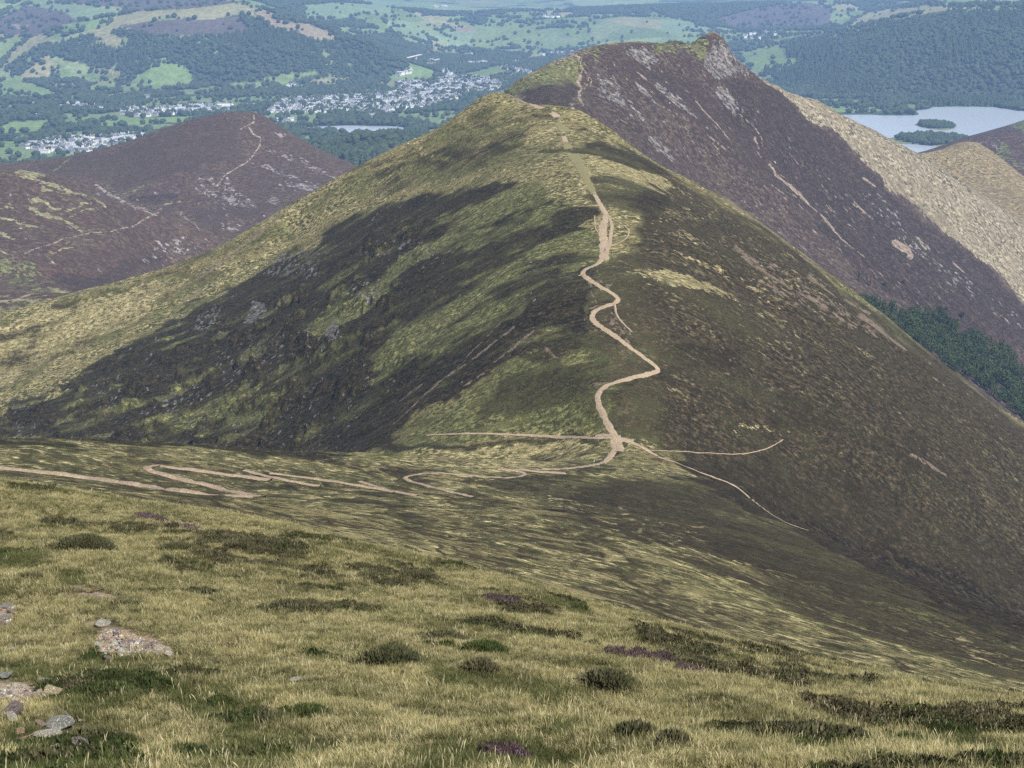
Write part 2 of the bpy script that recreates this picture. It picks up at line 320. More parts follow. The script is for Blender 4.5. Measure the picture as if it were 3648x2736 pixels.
# right flank: brown heather, greener beside the path
poly(B2, [(2300, 580), (2600, 730), (3000, 1020), (3648, 1520), (3648, 2260), (3000, 1960), (2800, 1840), (2500, 1700), (2350, 1600), (2260, 1540), (2190, 1400), (2380, 1330), (2260, 1150), (2220, 900), (2260, 760)], .92)
poly(B2, [(2800, 900), (3648, 1520), (3648, 2260), (3000, 1960), (2760, 1600), (2700, 1200)], 1)
poly(B2, [(2200, 880), (2500, 1000), (2900, 1180), (2700, 1300), (2400, 1250), (2260, 1100)], .78)
for P in ([(2380, 1200), (2640, 1230), (2600, 1320), (2400, 1300)], [(2650, 1430), (3000, 1460), (2990, 1530), (2760, 1520)], [(3080, 1560), (3260, 1560), (3420, 1700), (3250, 1690)], [(2680, 1440), (2800, 1400), (2900, 1440), (2750, 1490)]):
    poly(D2, P, .5); streaks(E2, P, 40, 22, 30, (2, 4), .6)
poly(Y2, [(2240, 950), (2420, 975), (2560, 1040), (2620, 1090), (2480, 1030), (2320, 985)], .8)
for P in ([(2430, 920), (2560, 985), (2600, 1020)], [(2680, 1095), (2760, 1120), (2800, 1135)], [(2820, 1165), (2850, 1190)], [(2670, 1510), (2820, 1545)], [(2600, 1540), (2660, 1580)]): stroke(Y2, P, 12, 5, .9)
poly(B2, [(2140, 900), (2260, 900), (2400, 1400), (2260, 1560), (2120, 1540), (2060, 1300), (2080, 1000)], .62)
poly(D2, [(2060, 1200), (2120, 1200), (2140, 1400), (2100, 1520), (2060, 1500)], .3)
# scree and rock on the right edge
for P, q in (([(2640, 910), (2740, 980), (2880, 1060), (3000, 1140), (3050, 1168)], 9), ([(2620, 880), (2700, 940)], 14), ([(2700, 1000), (2760, 1030), (2840, 1085)], 7), ([(2880, 985), (2980, 1060)], 8), ([(3070, 1125), (3120, 1160), (3160, 1195), (3225, 1247)], 20), ([(3010, 1065), (3100, 1120)], 8),
             ([(2850, 910), (2900, 945), (2960, 985)], 9), ([(3320, 1345), (3365, 1375)], 7), ([(3250, 1620), (3330, 1670), (3370, 1690)], 12), ([(2560, 690), (2700, 790), (2850, 900)], 5)):
    stroke(E2, P, q, q * .6, .95)
streaks(E2, [(2650, 900), (2760, 940), (3060, 1120), (3250, 1260), (3200, 1230), (3000, 1160), (2800, 1080), (2680, 980)], 150, 30, 38, (2, 6), .9)
streaks(E2, [(2500, 700), (3648, 1540), (3648, 1640), (3000, 1190), (2500, 760)], 90, 36, 40, (2, 4), .6)
streaks(Y2, [(2200, 560), (2800, 900), (3000, 1100), (2600, 1100), (2250, 800)], 150, 40, 28, (3, 8), .55)
# left flank crags and scree lines
for P, q in (([(1000, 765), (930, 830), (860, 880), (760, 960), (650, 1030)], 12), ([(940, 800), (830, 900), (700, 985)], 6), ([(720, 1035), (640, 1090)], 12), ([(560, 1040), (430, 1110)], 6), ([(1830, 1160), (1700, 1270), (1590, 1340), (1480, 1440), (1400, 1510)], 8), ([(1900, 1175), (1820, 1240), (1760, 1290)], 10),
             ([(1780, 1150), (1650, 1290), (1540, 1380)], 5), ([(1720, 1330), (1640, 1380)], 10), ([(1500, 1370), (1420, 1430)], 6), ([(1160, 1340), (1080, 1420)], 5), ([(1950, 1240), (1990, 1270)], 12)):
    stroke(E2, P, q, q * .5, .95)
poly(R2, [(885, 1120), (905, 1070), (945, 1085), (950, 1110), (905, 1150), (865, 1150)], 1)
poly(R2, [(1155, 1190), (1185, 1140), (1215, 1170), (1200, 1210), (1170, 1220)], .85)
for P, n, v in (([(930, 970), (1000, 900), (1200, 880), (1130, 950), (1180, 990), (1000, 980)], 70, .9), ([(700, 1130), (760, 1080), (800, 1110), (740, 1180), (700, 1170)], 40, .8), ([(1340, 850), (1480, 850), (1560, 880), (1520, 960), (1300, 900)], 40, .8),
                ([(1260, 1000), (1380, 980), (1330, 1080), (1240, 1040)], 40, .8), ([(540, 1430), (700, 1360), (760, 1400), (620, 1470), (500, 1480)], 60, .7), ([(0, 1400), (120, 1410), (160, 1500), (100, 1560), (0, 1560)], 60, .6),
                ([(780, 1220), (1000, 1180), (1100, 1130), (1180, 1250), (960, 1330), (760, 1340)], 90, .7), ([(300, 1370), (420, 1330), (450, 1420), (360, 1480)], 40, .6), ([(800, 1500), (1200, 1400), (1350, 1300), (1300, 1450), (1150, 1620), (800, 1600)], 130, .5), (dark, 330, .55)):
    streaks(R2, P, n, 20, 128, (2, 6), v, 25)
streaks(E2, dark, 120, 46, 142, (2, 4), .6)
streaks(G2, dark, 190, 90, 143, (6, 18), .75)
streaks(D2, [(0, 1130), (500, 1000), (1000, 790), (1400, 560), (1780, 350), (2000, 560), (1600, 640), (1200, 700), (700, 1060), (0, 1400)], 200, 90, 152, (4, 10), .6, 4)
streaks(G2, [(0, 1130), (500, 1000), (1000, 790), (1400, 560), (1780, 350), (2000, 560), (1600, 640), (1200, 700), (700, 1060), (0, 1400)], 160, 150, 150, (8, 24), .7, 4)
poly(Y2, [(0, 1150), (400, 1060), (560, 1010), (700, 1000), (560, 1100), (300, 1230), (0, 1380)], .85)
for P in ([(0, 1210), (150, 1160), (300, 1100)], [(200, 1095), (280, 1080), (240, 1115)], [(60, 1280), (100, 1265)]): stroke(D2, P, 20, 14, .6)
# mid slope nearer the camera and the saddle
mid = [(0, 1585), (400, 1595), (800, 1630), (1200, 1650), (1700, 1560), (2190, 1580), (2500, 1700), (3000, 1960), (3648, 2250), (3648, 2740), (0, 2740)]
poly(G2, mid, .12); poly(D2, mid, .06)
streaks(Y2, [(0, 1590), (1200, 1660), (1500, 1620), (2100, 1640), (2300, 1900), (3000, 2300), (3648, 2480), (3648, 2560), (0, 1850)], 420, 230, 16, (4, 12), .8, 5)
streaks(D2, [(0, 1590), (1200, 1660), (1500, 1620), (2100, 1640), (2500, 2100), (3648, 2480), (3648, 2560), (0, 1850)], 520, 150, 12, (5, 16), .9, 5)
poly(B2, [(1700, 1760), (2200, 1700), (2500, 1720), (3000, 1970), (3648, 2260), (3648, 2440), (3000, 2240), (2500, 2000), (2100, 1900)], .78)
poly(D2, [(2000, 1730), (2300, 1720), (2500, 1760), (3000, 2010), (3400, 2200), (3000, 2130), (2500, 1950), (2200, 1830)], .45)
for P in ([(2610, 2020), (2700, 2035), (2840, 2075)], [(3450, 2300), (3500, 2320)], [(2450, 1870), (2570, 1890)], [(1990, 1800), (2200, 1850)]): stroke(Y2, P, 12, 8, 1)
poly(Y2, [(1500, 1600), (1700, 1590), (2100, 1590), (2150, 1640), (1900, 1660), (1600, 1640)], .8); poly(G2, [(1700, 1590), (2150, 1600), (2150, 1650), (1800, 1650)], .8)
poly(D2, [(1300, 1570), (1700, 1560), (2150, 1572), (2140, 1590), (1700, 1585), (1350, 1600)], .7)
poly(D2, [(2500, 1640), (2800, 1790), (3200, 1995), (3648, 2205), (3648, 1980), (3200, 1760), (2800, 1620)], .36)
poly(D2, [(2250, 1560), (2500, 1700), (2800, 1840), (3000, 1960), (3200, 2050), (3400, 2130), (3200, 1960), (2900, 1780), (2600, 1640)], .5)
stroke(D2, [(2420, 1672), (2600, 1745), (2800, 1838), (3000, 1945), (3200, 2040), (3400, 2120), (3648, 2235)], 40, 110, 1)  # heather along the gully crease, the crease's shade painted in with it
poly(Y2, [(0, 1780), (900, 1840), (1500, 1900), (2100, 2060), (2800, 2290), (3648, 2440), (3648, 2560), (0, 2000)], .42)
# dark edges below the zig-zag track: heather, with the bank's shade painted in
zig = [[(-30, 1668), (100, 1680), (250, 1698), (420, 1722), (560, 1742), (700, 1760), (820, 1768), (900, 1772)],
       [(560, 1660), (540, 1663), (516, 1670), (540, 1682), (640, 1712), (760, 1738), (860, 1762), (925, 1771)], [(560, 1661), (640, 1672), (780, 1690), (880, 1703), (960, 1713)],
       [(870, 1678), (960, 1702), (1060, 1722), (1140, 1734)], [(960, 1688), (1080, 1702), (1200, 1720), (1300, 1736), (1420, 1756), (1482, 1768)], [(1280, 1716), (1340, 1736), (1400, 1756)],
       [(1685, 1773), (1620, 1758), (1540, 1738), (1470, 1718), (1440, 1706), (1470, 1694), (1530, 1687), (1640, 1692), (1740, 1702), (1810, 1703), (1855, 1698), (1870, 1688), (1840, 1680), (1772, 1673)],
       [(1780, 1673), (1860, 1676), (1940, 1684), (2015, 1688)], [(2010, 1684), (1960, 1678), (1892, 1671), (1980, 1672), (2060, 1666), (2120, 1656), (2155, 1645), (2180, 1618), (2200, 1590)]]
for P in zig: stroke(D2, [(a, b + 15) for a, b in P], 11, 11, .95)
top_path = [[(2200, 1592), (2195, 1560), (2170, 1520), (2145, 1470), (2130, 1430), (2132, 1400), (2160, 1375), (2220, 1355), (2300, 1335), (2350, 1320), (2330, 1300), (2260, 1250), (2180, 1190), (2120, 1150), (2108, 1125), (2130, 1100), (2180, 1085), (2205, 1068), (2180, 1045), (2120, 1010), (2078, 980), (2085, 960), (2120, 945), (2140, 930), (2150, 905)],
            [(2150, 905), (2148, 860), (2150, 820), (2152, 790), (2160, 765), (2140, 735), (2125, 705), (2110, 680)]]
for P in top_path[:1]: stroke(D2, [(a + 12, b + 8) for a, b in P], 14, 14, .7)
streaks(E2, [(2190, 1100), (2240, 1180), (2260, 1240), (2240, 1230), (2170, 1150)], 45, 18, 60, (3, 6), .9)
streaks(E2, [(2100, 990), (2180, 1010), (2150, 1040), (2100, 1010)], 25, 16, 40, (3, 6), .8)
for P in ([(2190, 1085), (2200, 1130), (2250, 1185)], [(2110, 1040), (2130, 1080)], [(2085, 1110), (2140, 1090)]): stroke(E2, P, 6, 4, .9)
streaks(E2, [(2150, 1240), (2260, 1240), (2200, 1310), (2160, 1300)], 25, 14, 60, (3, 5), .7)
stroke(E2, [(2110, 1370), (2170, 1365)], 14, 10, .7)
poly(Y2, [(2020, 545), (2056, 545), (2100, 650), (2130, 690), (2085, 690), (2055, 640)], .9); poly(D2, [(2020, 545), (2056, 545), (2100, 650), (2130, 690), (2085, 690), (2055, 640)], 0)
poly(E2, [(2020, 545), (2056, 545), (2100, 650), (2130, 690), (2085, 690), (2055, 640)], .32)
poly(Y2, [(1975, 432), (2002, 432), (2018, 462), (1990, 462)], .9)
poly(E2, [(1994, 481), (2022, 480), (2035, 515), (2005, 515)], .5); poly(E2, [(1962, 402), (1985, 402), (1988, 418), (1972, 420)], .9)
stroke(E2, [(1840, 352), (1880, 360), (1910, 382), (1940, 386)], 8, 5, .95)
# ---- summit ridge beyond (H3)
D3 = layer(); G3 = layer(); B3 = layer(); R3 = layer(); E3 = layer(); Y3 = layer()
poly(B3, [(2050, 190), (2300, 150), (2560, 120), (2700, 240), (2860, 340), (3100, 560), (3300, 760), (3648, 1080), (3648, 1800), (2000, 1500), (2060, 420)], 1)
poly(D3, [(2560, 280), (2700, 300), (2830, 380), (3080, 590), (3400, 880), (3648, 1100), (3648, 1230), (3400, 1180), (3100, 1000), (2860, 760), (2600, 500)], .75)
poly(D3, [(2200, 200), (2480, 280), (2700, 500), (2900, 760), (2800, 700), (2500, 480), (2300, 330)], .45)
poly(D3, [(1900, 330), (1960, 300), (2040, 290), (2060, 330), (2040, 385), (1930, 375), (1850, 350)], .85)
poly(G3, [(1780, 350), (1900, 278), (2070, 194), (2068, 300), (2030, 300), (1960, 305), (1880, 335)], .85)
poly(G3, [(2440, 160), (2500, 135), (2530, 140), (2520, 210), (2500, 245), (2475, 200), (2440, 180)], .9)
poly(G3, [(2320, 172), (2380, 150), (2440, 160), (2430, 175), (2350, 182), (2350, 195)], .8)
poly(G3, [(2090, 180), (2180, 176), (2150, 200), (2100, 200)], .5)
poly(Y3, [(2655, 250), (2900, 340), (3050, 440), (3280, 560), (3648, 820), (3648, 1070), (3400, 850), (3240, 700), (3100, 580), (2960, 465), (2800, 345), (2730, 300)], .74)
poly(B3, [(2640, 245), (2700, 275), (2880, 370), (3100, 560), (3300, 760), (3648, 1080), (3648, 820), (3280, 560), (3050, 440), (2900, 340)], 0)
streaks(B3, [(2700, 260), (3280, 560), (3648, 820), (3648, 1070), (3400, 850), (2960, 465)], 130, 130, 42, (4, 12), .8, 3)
streaks(Y3, [(2500, 300), (3100, 600), (3648, 1100), (3648, 1300), (3200, 900), (2600, 500)], 160, 26, 45, (2, 4), .5)
poly(R3, [(2525, 195), (2545, 150), (2575, 140), (2605, 170), (2625, 210), (2660, 250), (2620, 255), (2590, 275), (2555, 285), (2530, 260), (2505, 240)], .75)
streaks(R3, [(2525, 195), (2560, 140), (2620, 200), (2680, 260), (2600, 280), (2530, 270), (2505, 240)], 90, 26, 68, (3, 6), 1, 12)
poly(R3, [(2510, 200), (2540, 190), (2560, 230), (2558, 270), (2530, 260), (2505, 235)], 1)
for P in ([(2220, 170), (2300, 165), (2330, 200), (2300, 225), (2230, 195)], [(2120, 250), (2180, 290), (2260, 370), (2300, 430), (2260, 430), (2200, 360), (2130, 330)], [(2250, 270), (2310, 330), (2325, 350), (2280, 320)], [(2330, 300), (2480, 420), (2460, 400), (2340, 290)],
          [(2540, 310), (2580, 310), (2640, 380), (2610, 400), (2570, 350)], [(2340, 480), (2400, 550), (2380, 560), (2300, 490)]):
    streaks(R3, P, 60, 44, 50, (3, 7), .85, 7)
for P, q in (([(2560, 310), (2600, 350), (2625, 385)], 14), ([(2740, 585), (2760, 620), (2830, 680), (2910, 760)], 11), ([(2920, 765), (3000, 850), (3080, 915)], 8), ([(2690, 490), (2705, 530)], 10), ([(2340, 310), (2380, 350), (2430, 395)], 7), ([(2270, 255), (2340, 310)], 5), ([(2530, 490), (2590, 535)], 9), ([(2330, 365), (2435, 420)], 4),
             ([(2410, 345), (2450, 378)], 8), ([(3080, 635), (3120, 665)], 9), ([(3190, 870), (3230, 890), (3250, 915)], 26), ([(3270, 850), (3300, 885)], 12), ([(2750, 660), (2830, 720)], 3), ([(2480, 360), (2560, 450), (2600, 500)], 4), ([(3040, 720), (3110, 780)], 5), ([(3390, 935), (3430, 970)], 8), ([(2640, 400), (2690, 450), (2720, 520)], 4)):
    stroke(E3, P, q, q * .5, 1)
streaks(E3, [(2080, 210), (2500, 200), (2900, 560), (3600, 1150), (3400, 1200), (2700, 800), (2200, 430)], 230, 60, 46, (2, 4), .75, 6)
streaks(R3, [(3000, 640), (3080, 640), (3400, 960), (3648, 1130), (3648, 1180), (3300, 960)], 90, 26, 45, (3, 6), .8, 10)
for P, q in (([(2072, 200), (2066, 230), (2075, 250), (2068, 270)], 6), ([(2068, 270), (2060, 290), (2068, 310), (2058, 330), (2062, 350), (2078, 375)], 12), ([(2080, 255), (2100, 270), (2090, 300), (2070, 330)], 4), ([(2085, 260), (2110, 285), (2095, 315)], 4)): stroke(E3, P, q, q * .6, 1)
# ---- left heather hills (H4)
D4 = layer(); G4 = layer(); B4 = layer(); R4 = layer(); E4 = layer(); Y4 = layer()
poly(B4, [(0, 380), (1500, 380), (1500, 900), (0, 1120)], 1)
poly(D4, [(470, 690), (560, 680), (600, 700), (560, 735), (500, 720)], .9); poly(D4, [(200, 1000), (500, 930), (640, 900), (300, 1060)], .7)
poly(D4, [(100, 600), (400, 540), (600, 470), (760, 430), (860, 430), (850, 560), (700, 620), (450, 670)], .35)
poly(G4, [(120, 600), (300, 575), (420, 560), (560, 640), (470, 690), (400, 670), (300, 640)], .3); poly(G4, [(0, 940), (130, 920), (180, 1000), (120, 1040), (0, 1000)], .45)
for P, q in (([(80, 620), (160, 650), (250, 670), (300, 690)], 18), ([(160, 680), (250, 680)], 10), ([(120, 715), (220, 730), (310, 740)], 12), ([(330, 715), (360, 745)], 20), ([(0, 735), (80, 745)], 6), ([(130, 745), (200, 775), (260, 800), (300, 820)], 18), ([(0, 780), (60, 805), (140, 820)], 12), ([(230, 755), (300, 765)], 5),
             ([(600, 735), (650, 720)], 7), ([(660, 770), (690, 800)], 6), ([(0, 840), (40, 860)], 14), ([(200, 890), (260, 880)], 8), ([(180, 610), (240, 585), (290, 565)], 8), ([(0, 880), (50, 910)], 10)):
    stroke(Y4, P, q, q * .5, .85)
poly(Y4, [(0, 1062), (120, 1044), (260, 1050), (210, 1080), (0, 1110)], .7)
streaks(D4, [(0, 1062), (120, 1044), (260, 1050), (210, 1080), (0, 1110)], 12, 50, 170, (4, 8), .9)
for P, q in (([(900, 412), (898, 440), (880, 450), (905, 480), (930, 495), (928, 520), (900, 550), (870, 585), (830, 605), (805, 620)], 6), ([(805, 620), (770, 665), (780, 650)], 5), ([(580, 745), (530, 775), (470, 810), (400, 825), (320, 830), (240, 850)], 5), ([(240, 850), (180, 870), (120, 890), (75, 908)], 4), ([(655, 770), (690, 800), (720, 845), (742, 860)], 4),
             ([(340, 660), (400, 695), (470, 730), (560, 765)], 10), ([(0, 1082), (60, 1062), (120, 1044)], 7), ([(880, 450), (850, 465)], 3)):
    stroke(E4, P, q, q * .7, 1)
for P, n in (([(660, 640), (800, 615), (830, 650), (800, 700), (700, 690)], 45), ([(700, 690), (830, 670), (920, 730), (880, 740), (740, 720)], 50), ([(1010, 640), (1120, 660), (1180, 690), (1120, 680), (1020, 660)], 60), ([(920, 520), (1080, 560), (1200, 640), (1100, 600)], 60), ([(870, 570), (960, 590), (1090, 640), (1160, 660), (1000, 620)], 50),
             ([(540, 840), (640, 850), (680, 900), (600, 900)], 40), ([(960, 455), (1020, 480), (1000, 490)], 12), ([(560, 870), (660, 890), (700, 860), (760, 880), (500, 940)], 30), ([(0, 620), (1200, 620), (900, 900), (0, 1000)], 60), ([(940, 700), (1000, 705), (980, 730)], 20), ([(760, 790), (850, 790), (830, 820)], 15), ([(330, 660), (420, 700), (560, 760), (540, 765), (400, 710)], 40)):
    streaks(R4, P, n, 26, 35, (3, 8), .9, 12)
# ---- golden slope on the far right
D6 = layer(); G6 = layer(); B6 = layer(); R6 = layer(); E6 = layer(); Y6 = layer()
poly(Y6, [(3200, 500), (3648, 500), (3648, 1100), (3200, 900)], .9)
streaks(B6, [(3200, 540), (3648, 600), (3648, 1000), (3300, 700)], 110, 130, 28, (6, 14), .8, 6)
streaks(B6, [(3400, 780), (3648, 860), (3648, 1060)], 20, 120, 38, (10, 24), .9, 4)
poly(G6, [(3250, 560), (3450, 560), (3560, 620), (3400, 600), (3280, 590)], .5)
D7 = layer(); G7 = layer(); B7 = layer(); R7 = layer(); E7 = layer(); Y7 = layer()
poly(B7, [(3200, 440), (3648, 440), (3648, 640), (3200, 640)], 1); poly(G7, [(3560, 450), (3648, 420), (3648, 468), (3600, 468)], .9); poly(B7, [(3590, 455), (3648, 430), (3648, 466), (3610, 466)], .2)
poly(G7, [(3530, 500), (3600, 540), (3648, 570), (3648, 640), (3560, 560)], .6); streaks(R7, [(3440, 500), (3540, 500), (3560, 530)], 25, 14, 60, (3, 5), .8)
# ---------------------------------------------------------------- materials
class MB:
    def __init__(s, name):
        s.m = bpy.data.materials.new(name); s.m.use_nodes = True; s.t = s.m.node_tree; s.t.nodes.clear()
        s.out = s.n('ShaderNodeOutputMaterial'); s.b = s.n('ShaderNodeBsdfPrincipled'); s.t.links.new(s.b.outputs[0], s.out.inputs[0])
        s.b.inputs['Roughness'].default_value = .95; s.b.inputs['Specular IOR Level'].default_value = .15
    def n(s, ty, **k):
        x = s.t.nodes.new(ty)
        for a, b in k.items(): setattr(x, a, b)
        return x
    def l(s, a, b): s.t.links.new(a, b)
    def set(s, sock, v):
        if isinstance(v, bpy.types.NodeSocket): s.l(v, sock)
        elif isinstance(v, (tuple, list)) and len(v) == 3 and sock.type == 'RGBA': sock.default_value = (*v, 1)
        else: sock.default_value = v
    def pos(s):
        return s.n('ShaderNodeNewGeometry').outputs['Position']
    def vmul(s, v, k):
        x = s.n('ShaderNodeVectorMath', operation='MULTIPLY'); s.l(v, x.inputs[0]); x.inputs[1].default_value = k; return x.outputs[0]
    def noise(s, v, sc_, det=4, rough=.6, dist=0):
        x = s.n('ShaderNodeTexNoise'); s.l(v, x.inputs['Vector']); x.inputs['Scale'].default_value = sc_; x.inputs['Detail'].default_value = det; x.inputs['Roughness'].default_value = rough; x.inputs['Distortion'].default_value = dist
        return x.outputs['Fac']
    def math(s, op, a, b=0.0, c=None, clamp=False):
        x = s.n('ShaderNodeMath', operation=op, use_clamp=clamp); s.set(x.inputs[0], a); s.set(x.inputs[1], b)
        if c is not None: s.set(x.inputs[2], c)
        return x.outputs[0]
    def ramp(s, v, a, b, lo=0.0, hi=1.0):
        x = s.n('ShaderNodeMapRange', interpolation_type='SMOOTHSTEP'); s.l(v, x.inputs['Value'])
        for nm, q in (('From Min', a), ('From Max', b), ('To Min', lo), ('To Max', hi)): x.inputs[nm].default_value = q
        return x.outputs[0]
    def mix(s, f, a, b, mode='MIX'):
        x = s.n('ShaderNodeMix', data_type='RGBA', blend_type=mode); s.set(x.inputs[0], f); s.set(x.inputs[6], a); s.set(x.inputs[7], b); return x.outputs[2]
    def attr(s, nm):
        x = s.n('ShaderNodeAttribute'); x.attribute_name = nm; return x
    def rgb(s, c):
        x = s.n('ShaderNodeSeparateColor'); s.l(c, x.inputs[0]); return x.outputs
    def edge(s, a, nz, amp, w=.1, thr=.5):
        """ragged edge: patch strength disturbed by noise, then thresholded"""
        t = s.math('ADD', a, s.math('MULTIPLY', s.math('SUBTRACT', nz, .5), amp)); return s.ramp(t, thr - w, thr + w)
    def bump(s, h, dist, st=1.0):
        x = s.n('ShaderNodeBump'); s.l(h, x.inputs['Height']); x.inputs['Distance'].default_value = dist; x.inputs['Strength'].default_value = st; s.l(x.outputs[0], s.b.inputs['Normal']); return x
def hill_mat(name, u, stretch, C, bd=.5, amp=1.0, rot=0.0, K=.62):
    """u = size in metres of the finest clumps; C = palette; rot turns the streaks down the fall line"""
    C = {k_: tuple(x * K * (1.62 if k_ in ('gold', 'pale', 'olive', 'green', 'green2') else .85) for x in v) for k_, v in C.items()}
    m = MB(name); p = m.pos(); pr_ = p
    if rot:
        x = m.n('ShaderNodeVectorRotate', rotation_type='Z_AXIS'); m.l(p, x.inputs['Vector']); x.inputs['Angle'].default_value = rot; pr_ = x.outputs[0]
    ps = m.vmul(pr_, stretch); pf = m.vmul(pr_, tuple(q ** .35 for q in stretch))
    nf = m.ramp(m.noise(pf, .62 / u, 5, .8), .385, .615); nm = m.ramp(m.noise(ps, 1 / (u * 5), 4, .7, .4), .34, .66); nb = m.ramp(m.noise(ps, 1 / (u * 40), 5, .65, .3), .33, .67); nr = m.ramp(m.noise(pf, 1 / (u * 2.4), 4, .8), .38, .62)
    a = m.rgb(m.attr('ma').outputs['Color']); b = m.rgb(m.attr('mb').outputs['Color'])
    def mx3(x, y, z): return m.math('ADD', m.math('ADD', m.math('MULTIPLY', nf, x), m.math('MULTIPLY', nm, y)), m.math('MULTIPLY', nb, z))
    E1 = mx3(.50, .28, .22); E2_ = mx3(.5, .35, .15)
    col = m.mix(m.ramp(mx3(.4, .28, .32), .35, .65), C['olive'], C['gold'])
    col = m.mix(m.math('MULTIPLY', m.ramp(nf, .5, .95), .75), col, C['pale'])
    col = m.mix(m.math('MULTIPLY', m.ramp(mx3(.6, .4, 0), .46, .22), .62), col, C['dkgrass'])
    br = m.edge(a[2], E1, 1.4 * amp, .18); bc = m.mix(m.ramp(nf, .2, .9), C['brown'], C['brown2']); bc = m.mix(m.math('MULTIPLY', nb, .6), bc, C['brown3']); bc = m.mix(m.ramp(nf, .34, .1), bc, C['dark']); bc = m.mix(m.math('MULTIPLY', m.ramp(nr, .84, 1), .7), bc, C['speck'])
    bc = m.mix(m.math('MULTIPLY', m.ramp(nm, .6, .95), .08), bc, C['olive'])
    col = m.mix(m.math('MULTIPLY', br, .93), col, bc)
    g = m.edge(a[1], E1, 1.5 * amp, .13); gc = m.mix(m.ramp(nf, .15, .9), C['green'], C['green2']); gc = m.mix(m.ramp(E2_, .44, .2), gc, C['dkgrass']); col = m.mix(m.math('MULTIPLY', g, .85), col, gc)
    y = m.edge(b[2], E1, 1.4 * amp, .14); yc = m.mix(m.ramp(nf, .2, .95), C['gold'], C['pale']); yc = m.mix(m.ramp(nf, .30, .1), yc, C['olive']); col = m.mix(m.math('MULTIPLY', y, .85), col, yc)
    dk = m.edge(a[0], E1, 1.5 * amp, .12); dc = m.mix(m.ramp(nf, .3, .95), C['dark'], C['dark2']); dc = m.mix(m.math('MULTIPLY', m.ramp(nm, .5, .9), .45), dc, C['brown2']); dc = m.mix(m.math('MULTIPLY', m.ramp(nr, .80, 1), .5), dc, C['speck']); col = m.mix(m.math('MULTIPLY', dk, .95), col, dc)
    e = m.ramp(m.math('MULTIPLY', b[1], m.math('MULTIPLY_ADD', nr, .9, .30)), .38, .60); col = m.mix(e, col, m.mix(nf, C['earth'], C['earth2']))
    r = m.ramp(m.math('MULTIPLY', b[0], m.math('MULTIPLY_ADD', nr, 1.2, .15)), .34, .56); col = m.mix(r, col, m.mix(nr, C['rock2'], C['rock']))
    m.l(col, m.b.inputs['Base Color'])
    h = m.math('ADD', m.math('MULTIPLY', nf, .5), m.math('MULTIPLY', nm, .5)); h = m.math('ADD', h, m.math('MULTIPLY', m.math('MULTIPLY', nr, r), 1.2))
    m.bump(h, bd)
    return m.m
PAL = dict(olive=(.085, .084, .032), gold=(.215, .180, .080), pale=(.36, .305, .16), dkgrass=(.030, .030, .013), green=(.052, .056, .020), green2=(.125, .130, .045), brown=(.032, .021, .010), brown2=(.072, .051, .027), brown3=(.070, .045, .028),
           speck=(.125, .098, .066), dark=(.012, .008, .0035), dark2=(.056, .040, .018), earth=(.36, .28, .205), earth2=(.24, .18, .13), rock=(.36, .33, .31), rock2=(.12, .11, .108))
PAL3 = dict(PAL, dark=(.030, .020, .016), dark2=(.060, .042, .034), brown=(.040, .024, .021), brown2=(.085, .052, .045), brown3=(.092, .052, .050), gold=(.150, .130, .080), pale=(.24, .205, .145), olive=(.065, .050, .036), speck=(.13, .10, .08), earth=(.44, .35, .28), rock=(.36, .32, .29))
PAL4 = dict(PAL, brown=(.052, .029, .022), brown2=(.078, .044, .034), brown3=(.098, .053, .044), gold=(.115, .108, .055), pale=(.165, .155, .08), olive=(.07, .06, .032), green=(.045, .05, .02), green2=(.09, .098, .036), speck=(.10, .065, .05), earth=(.38, .32, .26), rock=(.34, .29, .275), rock2=(.15, .12, .11), dark=(.036, .023, .017), dark2=(.052, .036, .026))
def terrain(name, label, h, g, L, mat, warp, kind='structure', cat=None):
    X, Y = polar(*g); Z = h(X, Y); px, py = W2P(X, Y, Z)
    q = warp; wx = fbm(X / q, Y / q, 4, 91, .6); wy = fbm(X / q + 50, Y / q, 4, 95, .6); fpx = F / np.maximum(Y, 1) * q
    ax, ay = px + wx * fpx * .55, py + wy * fpx * .28; bx, by = px + wx * fpx * .08, py + wy * fpx * .06
    ma = np.stack([samp(l, ax, ay) for l in L[:3]], -1).reshape(-1, 3); mb = np.stack([samp(L[3], bx, by), samp(L[4], bx, by), samp(L[5], ax, ay)], -1).reshape(-1, 3)
    if name == 'ridge_hillside':                         # broken heather: patchy at every scale on the steep flank
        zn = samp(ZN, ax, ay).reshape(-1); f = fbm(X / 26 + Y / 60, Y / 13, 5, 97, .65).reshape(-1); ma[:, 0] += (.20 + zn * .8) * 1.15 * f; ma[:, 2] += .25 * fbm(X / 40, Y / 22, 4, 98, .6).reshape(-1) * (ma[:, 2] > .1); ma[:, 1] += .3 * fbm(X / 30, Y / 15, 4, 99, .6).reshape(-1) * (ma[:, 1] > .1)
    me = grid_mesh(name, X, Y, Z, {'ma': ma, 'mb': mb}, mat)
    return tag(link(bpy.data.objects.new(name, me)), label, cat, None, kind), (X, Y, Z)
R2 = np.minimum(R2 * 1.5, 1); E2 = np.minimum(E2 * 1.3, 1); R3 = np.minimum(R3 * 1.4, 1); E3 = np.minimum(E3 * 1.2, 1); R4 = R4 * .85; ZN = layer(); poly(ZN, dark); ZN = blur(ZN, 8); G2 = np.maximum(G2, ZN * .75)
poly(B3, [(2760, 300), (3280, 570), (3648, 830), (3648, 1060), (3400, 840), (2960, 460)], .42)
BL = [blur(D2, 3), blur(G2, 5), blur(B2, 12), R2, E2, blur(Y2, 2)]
terrain('ridge_hillside', None, h2, (-.41, .41, .0007, 88, 1700, .0017), BL, hill_mat('moor_turf', 1.3, (.28, 1, .5), PAL, 1.2), 22)
